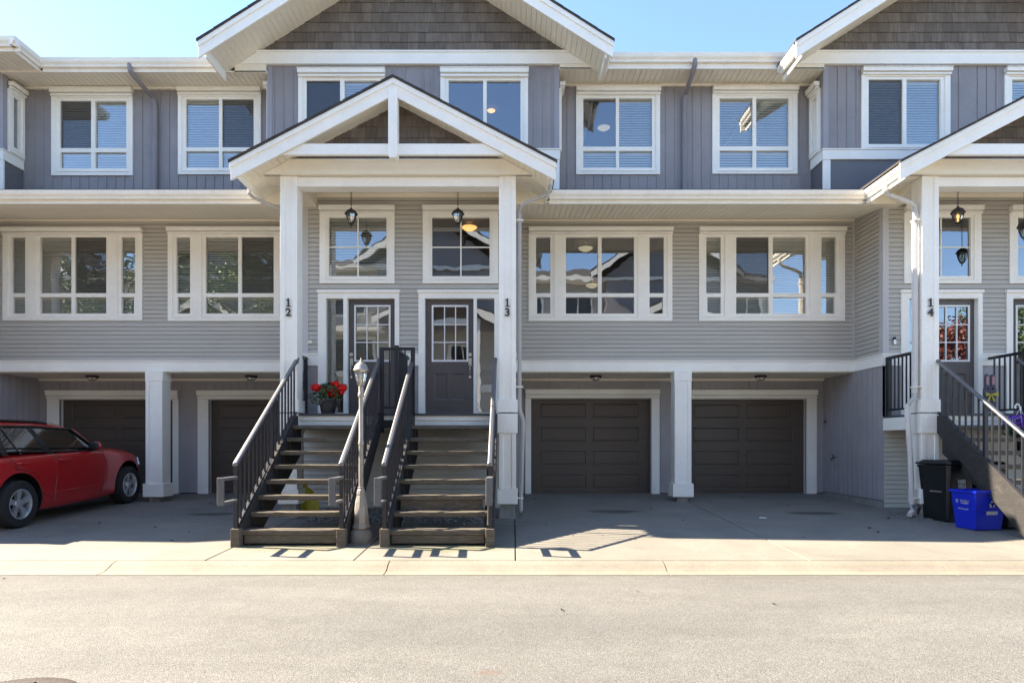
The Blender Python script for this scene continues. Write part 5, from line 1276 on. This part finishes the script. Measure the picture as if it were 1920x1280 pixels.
for s_ in (-1, 1):
    mb = MB(); mb.tube([gp(9.15, s_*0.60, 1.47), gp(9.3, s_*0.60, 1.51), gp(10.5, s_*0.595, 1.515), gp(10.75, s_*0.59, 1.49)], 0.02, 8); mb.build('roof_rail', M['carblack'], ro_, smooth=True)
    S_ = lambda y, z, o=0.0: gp(y, s_*(sideX(z)+o), z)
    # pillars
    for nm, col_, A, B in (('front_pillar', 'carred', (11.22, 1.42, 11.76, 1.00), 0.075), ('middle_pillar', 'carblack', (10.26, 1.44, 10.52, 1.0), 0.11), ('rear_pillar', 'carblack', (9.58, 1.44, 9.62, 1.0), 0.09), ('tail_pillar', 'carred', (9.02, 1.40, 8.98, 0.98), 0.20)):
        y0, z0, y1, z1 = A; mb = MB()
        q = [S_(y0-B/2, z0, .006), S_(y0+B/2, z0, .006), S_(y1+B/2, z1, .006), S_(y1-B/2, z1, .006)]
        mb.prism(q, [v-Vector((s_*0.05, 0, 0)) for v in q]); mb.build(nm, M[col_], car, bevel=0.008)
    # side windows
    for q in ([(10.56, 1.06), (11.68, 1.06), (11.20, 1.395), (10.30, 1.43)], [(9.65, 1.06), (10.47, 1.06), (10.21, 1.43), (9.62, 1.43)], [(9.08, 1.06), (9.58, 1.06), (9.54, 1.43), (9.14, 1.41)]):
        mb = MB(); mb.face([S_(y, z, -0.004) for y, z in q]); mb.build('side_window', M['carglass'], car, recalc=False)
    mb = MB(); mb.tube([S_(9.03, 1.055, .014), S_(11.66, 1.052, .014)], 0.012, 6); mb.tube([S_(9.9, 1.01, .005), S_(9.72, 1.42, .005)], 0.008, 5); mb.build('window_seal', M['carblack'], car)
    mb = MB(); mb.tube([S_(9.1, 1.415, .012), S_(10.3, 1.437, .012), S_(11.16, 1.412, .012), S_(11.72, 1.02, .012)], 0.016, 6); mb.build('drip_rail', M['carblack'], car)
    # mirror
    mb = MB(); c_ = S_(11.46, 1.135, 0.13); mb.ball(c_, 0.105, 12, 8, 0.72)
    for v in mb.v: v.y = c_.y+(v.y-c_.y)*0.55
    mr = mb.build('door_mirror', M['carred'], car, smooth=True)
    mb = MB(); cc = c_-Vector((0, 0.045, 0)); mb.ball(cc, 0.095, 12, 8, 0.72)
    for v in mb.v: v.y = cc.y+(v.y-cc.y)*0.2
    mb.tube([S_(11.50, 1.07, -0.02), S_(11.48, 1.10, 0.1)], 0.03, 6); mb.build('mirror_glass', M['carblack'], mr, smooth=True)
    # doors: seams, handles, sill strip
    XS = lambda o: CX+s_*(0.905+o)
    for y, nm in ((10.72, 'front_door_handle'), (9.86, 'rear_door_handle')):
        zz_ = cg(y)+0.93; mb = MB(); mb.tube([(XS(-.015), y-0.10, zz_), (XS(0.028), y-0.075, zz_+0.004), (XS(0.028), y+0.075, zz_+0.004), (XS(-.015), y+0.10, zz_)], 0.017, 8); mb.build('door_handle', M['carred'], car, smooth=True)
    for pts in ([(11.72, 1.03), (11.76, 0.80), (11.72, 0.45), (11.60, 0.30)], [(10.58, 1.03), (10.56, 0.7), (10.50, 0.30)], [(9.66, 1.03), (9.74, 0.86), (10.10, 0.78), (10.22, 0.62), (10.26, 0.30)]):
        mb = MB(); mb.tube([(XS(-0.0035 if z < 0.9 else -0.03), y, cg(y)+z) for y, z in pts], 0.006, 4); mb.build('door_seam', M['carblack'], car)
    mb = MB(); mb.tube([(XS(0.004), y, cg(y)+0.44) for y in (10.28, 10.9, 11.55)], 0.012, 6); mb.build('sill_strip', M['carred'], car)
    mb = MB(); mb.box(min(XS(-.2), XS(-.06)), max(XS(-.2), XS(-.06)), 10.25, 11.9, cg(11.1)+0.16, cg(11.1)+0.24); mb.build('sill', M['carblack'], car)
    mb = MB(); z_ = cg(13)+0.72; q = [(CX+s_*0.80, 12.84, z_+0.10), (CX+s_*0.845, 12.82, z_-0.03), (CX+s_*0.70, 13.06, z_-0.06), (CX+s_*0.62, 13.05, z_+0.06)]
    mb.prism(q, [(x+s_*0.02, y+0.02, z+0.01) for x, y, z in q]); mb.build('headlight', M['headlight'], car)
    # wheels
    for hy in (FH, RH):
        xc_ = CX+s_*0.80; zc = cg(hy)+0.345; W2 = 0.115; R_ = 0.345
        mb = MB(); mb.lathe([(0.2, 0), (0.212, -W2*.9), (0.295, -W2), (0.327, -W2*.95), (R_, -W2*.72), (R_, W2*.72), (0.327, W2*.95), (0.295, W2), (0.216, W2*.9), (0.2, 0)], (xc_, hy, zc), 40, 'x', caps=False)
        wh = mb.build('wheel', M['tyre'], car, smooth=True)
        mb = MB(); mb.lathe([(0.212, W2*.2*s_), (0.220, W2*.93*s_), (0.205, W2*.94*s_), (0.196, W2*.70*s_), (0.188, -W2*.1*s_)], (xc_, hy, zc), 40, 'x', caps=False)
        for k in range(5):
            th = k*2*math.pi/5+0.35
            er = Vector((0, math.cos(th), math.sin(th))); et = Vector((0, -math.sin(th), math.cos(th))); c0 = Vector((xc_, hy, zc))
            def pp(r, tt, o): return c0+er*r+et*tt+Vector((s_*o, 0, 0))
            mb.prism([pp(0.03, -0.026, W2*.62), pp(0.03, 0.026, W2*.62), pp(0.203, 0.044, W2*.80), pp(0.203, -0.044, W2*.80)], [pp(0.03, -0.030, W2*.2), pp(0.03, 0.030, W2*.2), pp(0.203, 0.050, W2*.45), pp(0.203, -0.050, W2*.45)])
        mb.lathe([(0.07, W2*.3*s_), (0.066, W2*.74*s_), (0.03, W2*.80*s_), (0.002, W2*.80*s_)], (xc_, hy, zc), 20, 'x')
        mb.build('rim', M['alloy'], wh, smooth=True)
        mb = MB(); mb.lathe([(0.200, -0.02*s_), (0.002, -0.02*s_)], (xc_, hy, zc), 24, 'x'); mb.build('brake_disc', M['carblack'], wh)
# windscreen, tailgate glass, cabin fittings
mb = MB(); mb.face([gp(11.26, -0.60, 1.40), gp(11.26, 0.60, 1.40), gp(11.92, 0.76, 1.01), gp(11.92, -0.76, 1.01)]); mb.build('windscreen', M['carglass'], car, recalc=False)
mb = MB(); mb.face([gp(8.97, -0.58, 1.38), gp(8.97, 0.58, 1.38), gp(8.93, 0.72, 1.0), gp(8.93, -0.72, 1.0)]); mb.build('rear_window', M['carglass'], car, recalc=False)
for y in (10.35, 9.5):
    for o in (-0.38, 0.38):
        mb = MB(); mb.prism([gp(y-0.05, o-0.23, 1.0), gp(y+0.1, o-0.23, 1.0), gp(y+0.1, o+0.23, 1.0), gp(y-0.05, o+0.23, 1.0)], [gp(y-0.16, o-0.19, 1.24), gp(y-0.06, o-0.19, 1.24), gp(y-0.06, o+0.19, 1.24), gp(y-0.16, o+0.19, 1.24)])
        mb.prism([gp(y-0.17, o-0.12, 1.27), gp(y-0.08, o-0.12, 1.27), gp(y-0.08, o+0.12, 1.27), gp(y-0.17, o+0.12, 1.27)], [gp(y-0.19, o-0.1, 1.40), gp(y-0.11, o-0.1, 1.40), gp(y-0.11, o+0.1, 1.40), gp(y-0.19, o+0.1, 1.40)])
        mb.build('seat', M['seat'], car, bevel=0.03)
mb = MB(); mb.tube([gp(11.05+0.06*math.sin(a), -0.36+0.18*math.cos(a), 1.09+0.16*math.sin(a)) for a in [i*math.pi/12 for i in range(25)]], 0.014, 6); mb.build('steering_wheel', M['carblack'], car, smooth=True)
mb = MB(); mb.box(CX-0.9+0.12, CX+0.9-0.12, 11.25, 11.85, cg(11)+1.0, cg(11)+1.055); mb.build('dashboard', M['seat'], car, bevel=0.02)

mb = MB(); mb.prism([gp(9.05, -0.82, 1.107), gp(11.8, -0.82, 1.107), gp(11.8, 0.82, 1.107), gp(9.05, 0.82, 1.107)], [gp(9.05, -0.82, 1.115), gp(11.8, -0.82, 1.115), gp(11.8, 0.82, 1.115), gp(9.05, 0.82, 1.115)])
mb.build('cabin_trim', M['seat'], car)
mb = MB(); mb.prism([gp(9.1, -0.6, 1.405), gp(11.2, -0.58, 1.395), gp(11.2, 0.58, 1.395), gp(9.1, 0.6, 1.405)], [gp(9.1, -0.6, 1.41), gp(11.2, -0.58, 1.40), gp(11.2, 0.58, 1.40), gp(9.1, 0.6, 1.41)])
mb.build('headliner', M['seat'], car)
car.location = Vector(car.location)+Vector((0.36, -0.53, -0.53*0.0393))
# ------------------------------------------------------------------ the other side of the street (seen only in window reflections)
M['darkglass'] = pmat('dark_window', (0.02, 0.022, 0.025), 0.08, 0.05, 2, 0.02, 30)
def far_house(xc, label):
    t = thing('townhouse', (xc, -7, zKF), label, 'townhouse', 'townhouses across the street')
    y0 = -6.0; b = zKF+0.9
    mb = MB(); mb.box(xc-5.1, xc+5.1, y0-8, y0, b-0.9, b+8.2); mb.build('wall', M['siding'], t)
    mb = MB(); mb.box(xc-2.7, xc+2.7, y0, y0+0.6, b+5.4, b+8.3); mb.prism_y([(xc-2.7, b+8.3), (xc+2.7, b+8.3), (xc, b+10.1)], y0+0.02, y0+0.6); mb.build('bay_wall', M['batten'], t)
    mb = MB(); mb.prism_x([(y0+0.7, b+8.2), (y0-4, b+9.8), (y0-8.7, b+8.2)], xc-5.1, xc+5.1)
    mb.build('roof', M['roof'], t)
    mb = MB()
    for s in (-1, 1):
        mb.prism_y([(xc, b+10.55), (xc+s*3.5, b+8.35), (xc+s*3.5, b+8.27), (xc, b+10.47)], y0-3, y0+1.4)
        mb.prism_y([(xc, b+7.0), (xc+s*2.5, b+5.7), (xc+s*2.5, b+5.62), (xc, b+6.92)], y0, y0+2.6)
    mb.build('gable_roof', M['roof'], t)
    mb = MB()
    for s in (-1, 1):
        mb.prism_y([(xc, b+10.46), (xc+s*3.5, b+8.26), (xc+s*3.5, b+8.0), (xc, b+10.2)], y0+1.36, y0+1.42)
        mb.prism_y([(xc, b+6.91), (xc+s*2.5, b+5.61), (xc+s*2.5, b+5.35), (xc, b+6.65)], y0+2.56, y0+2.62)
        mb.box(*sorted((xc+s*1.6, xc+s*1.87)), y0+2.0, y0+2.27, b-0.9, b+5.6)
    mb.box(xc-1.9, xc+1.9, y0+2.0, y0+2.25, b+5.35, b+5.6); mb.box(xc-5.1, xc+5.1, y0+0.001, y0+0.05, b+2.7, b+2.95)
    mb.box(xc-5.1, xc-2.5, y0+0.001, y0+0.9, b+5.35, b+5.55); mb.box(xc+2.5, xc+5.1, y0+0.001, y0+0.9, b+5.35, b+5.55); mb.box(xc-5.1, xc+5.1, y0+0.001, y0+0.72, b+8.05, b+8.2)
    mb.build('trim', M['trim'], t)
    for wx0, wz, ww, wh_ in ((-4.2, 3.5, 2.6, 1.7), (4.2, 3.5, 2.6, 1.7), (-1.0, 3.6, 1.3, 1.3), (1.0, 3.6, 1.3, 1.3), (-4.0, 6.1, 1.5, 1.5), (4.0, 6.1, 1.5, 1.5)):
        mb = MB(); mb.plate(lambda a, o, z: Vector((a, y0+o, z)), (xc+wx0-ww/2, xc+wx0+ww/2, b+wz, b+wz+wh_), [(xc+wx0-ww/2+.12, xc+wx0-.03, b+wz+.12, b+wz+wh_-.12), (xc+wx0+.03, xc+wx0+ww/2-.12, b+wz+.12, b+wz+wh_-.12)], 0.05, -0.02)
        wo = mb.build('window', M['trim'], t); mb = MB(); mb.face([(xc+wx0-ww/2+.1, y0+.02, b+wz+.1), (xc+wx0+ww/2-.1, y0+.02, b+wz+.1), (xc+wx0+ww/2-.1, y0+.02, b+wz+wh_-.1), (xc+wx0-ww/2+.1, y0+.02, b+wz+wh_-.1)]); mb.build('pane', M['darkglass'], wo)
    for gx in (-3.6, 3.6):
        mb = MB(); mb.box(xc+gx-1.25, xc+gx+1.25, y0, y0+0.03, b, b+2.2); mb.build('garage_door', M['garage'], t)
for xc, l in ((-13.5, 'grey gabled townhouse across the street, the left one of the reflected row'), (-3.2, 'grey gabled townhouse across the street, reflected in the middle windows'), (7.1, 'grey gabled townhouse across the street, reflected in the right windows'), (-23.8, 'grey gabled townhouse across the street, farthest left of the reflected row')):
    far_house(xc, l)
M['bark'] = pmat('tree_bark', (0.10, 0.075, 0.055), 0.9, 0.3, 8, 0.15, 50, bump=0.6, bscale=30)
M['treeleaf'] = pmat('tree_leaves', (0.075, 0.13, 0.03), 0.5, 0.5, 2.5, 0.2, 30)
def tree(x, y, h, r, label, seed, leaf='treeleaf'):
    rnd = random.Random(seed); t = thing('street_tree', (x, y, zKF), label, 'tree', 'street trees across the road')
    mb = MB(); mb.tube([(x, y, zKF), (x+0.05, y, zKF+h*0.35), (x-0.05, y+0.05, zKF+h*0.8)], [0.16, 0.12, 0.04], 10)
    for k in range(7):
        a = k*0.9+rnd.random(); z = zKF+h*(0.35+0.06*k); mb.tube([(x, y, z), (x+math.cos(a)*r*.4, y+math.sin(a)*r*.4, z+h*.1), (x+math.cos(a)*r*.8, y+math.sin(a)*r*.8, z+h*.22)], [0.07, 0.045, 0.015], 6)
    mb.build('trunk', M['bark'], t)
    mb = MB()
    for k in range(26):
        a = rnd.uniform(0, 6.28); q = rnd.uniform(0.2, 0.85); zc = zKF+h*rnd.uniform(0.45, 0.95)
        leaves(mb, (x+math.cos(a)*r*q, y+math.sin(a)*r*q, zc), (r*.35, r*.35, r*.28), 210, 0.07, rnd, 0.6)
    mb.build('crown', M[leaf], t, recalc=False)
tree(-16.8, -2.6, 11.0, 2.8, 'tall leafy tree across the road, reflected in the far left windows', 2)
tree(-10.6, -2.8, 10.5, 2.6, 'tall leafy tree across the road, reflected left of the stairs', 3)
M['redleaf'] = pmat('red_tree_leaves', (0.22, 0.055, 0.035), 0.5, 0.5, 2.5, 0.2, 30)
tree(17.2, -2.6, 6.0, 2.0, 'red leafed tree added across the road to redden the reflection in door 14', 4, 'redleaf')  # added out of view to put red into the door glass reflection
tree(20.5, -3.2, 7.5, 2.2, 'green tree across the road, reflected right of door 14', 6)
# bits lying on the driveway
M['paper'] = pmat('white_paper', (0.7, 0.7, 0.68), 0.7, 0.04, 10, 0.03, 40)
x_, y_ = X(1428, 10.2), 10.15; mb = MB(); z_ = gz(y_)+0.006
mb.prism([(x_-0.05, y_-0.03, z_), (x_+0.05, y_-0.035, z_), (x_+0.055, y_+0.03, z_), (x_-0.04, y_+0.04, z_)], [(x_-0.05, y_-0.03, z_+0.004), (x_+0.05, y_-0.035, z_+0.012), (x_+0.055, y_+0.03, z_+0.004), (x_-0.04, y_+0.04, z_+0.015)])
tag(mb.build('paper_scrap', M['paper'], base=(x_, y_, z_)), 'small scrap of white paper on the shaded driveway before garage 14', 'litter')
M['dryleaf'] = pmat('dry_leaf', (0.055, 0.04, 0.025), 0.8, 0.4, 20, 0.1, 60)
mb = MB(); rnd = random.Random(21)
for i in range(46):
    x_, y_ = (rnd.uniform(0.2, 6.2), rnd.uniform(8.4, 12.6)) if i < 30 else (rnd.uniform(-6.8, -3.8), rnd.uniform(8.3, 12.0))
    if i % 9 == 0: y_ = rnd.uniform(5.0, 6.7)
    s = rnd.uniform(0.012, 0.035); a = rnd.uniform(0, 6.28); z_ = (gz(y_) if y_ > KB else zKF)+0.004
    u_, v_ = Vector((math.cos(a), math.sin(a), 0))*s, Vector((-math.sin(a), math.cos(a), 0))*s*0.5; c_ = Vector((x_, y_, z_))
    mb.face([c_-u_, c_-v_+Vector((0, 0, s*.3)), c_+u_, c_+v_+Vector((0, 0, s*.5))])
tag(mb.build('dry_leaves', M['dryleaf'], recalc=False), 'tiny dry leaves scattered over the driveway and road edge', 'leaves', kind='stuff')
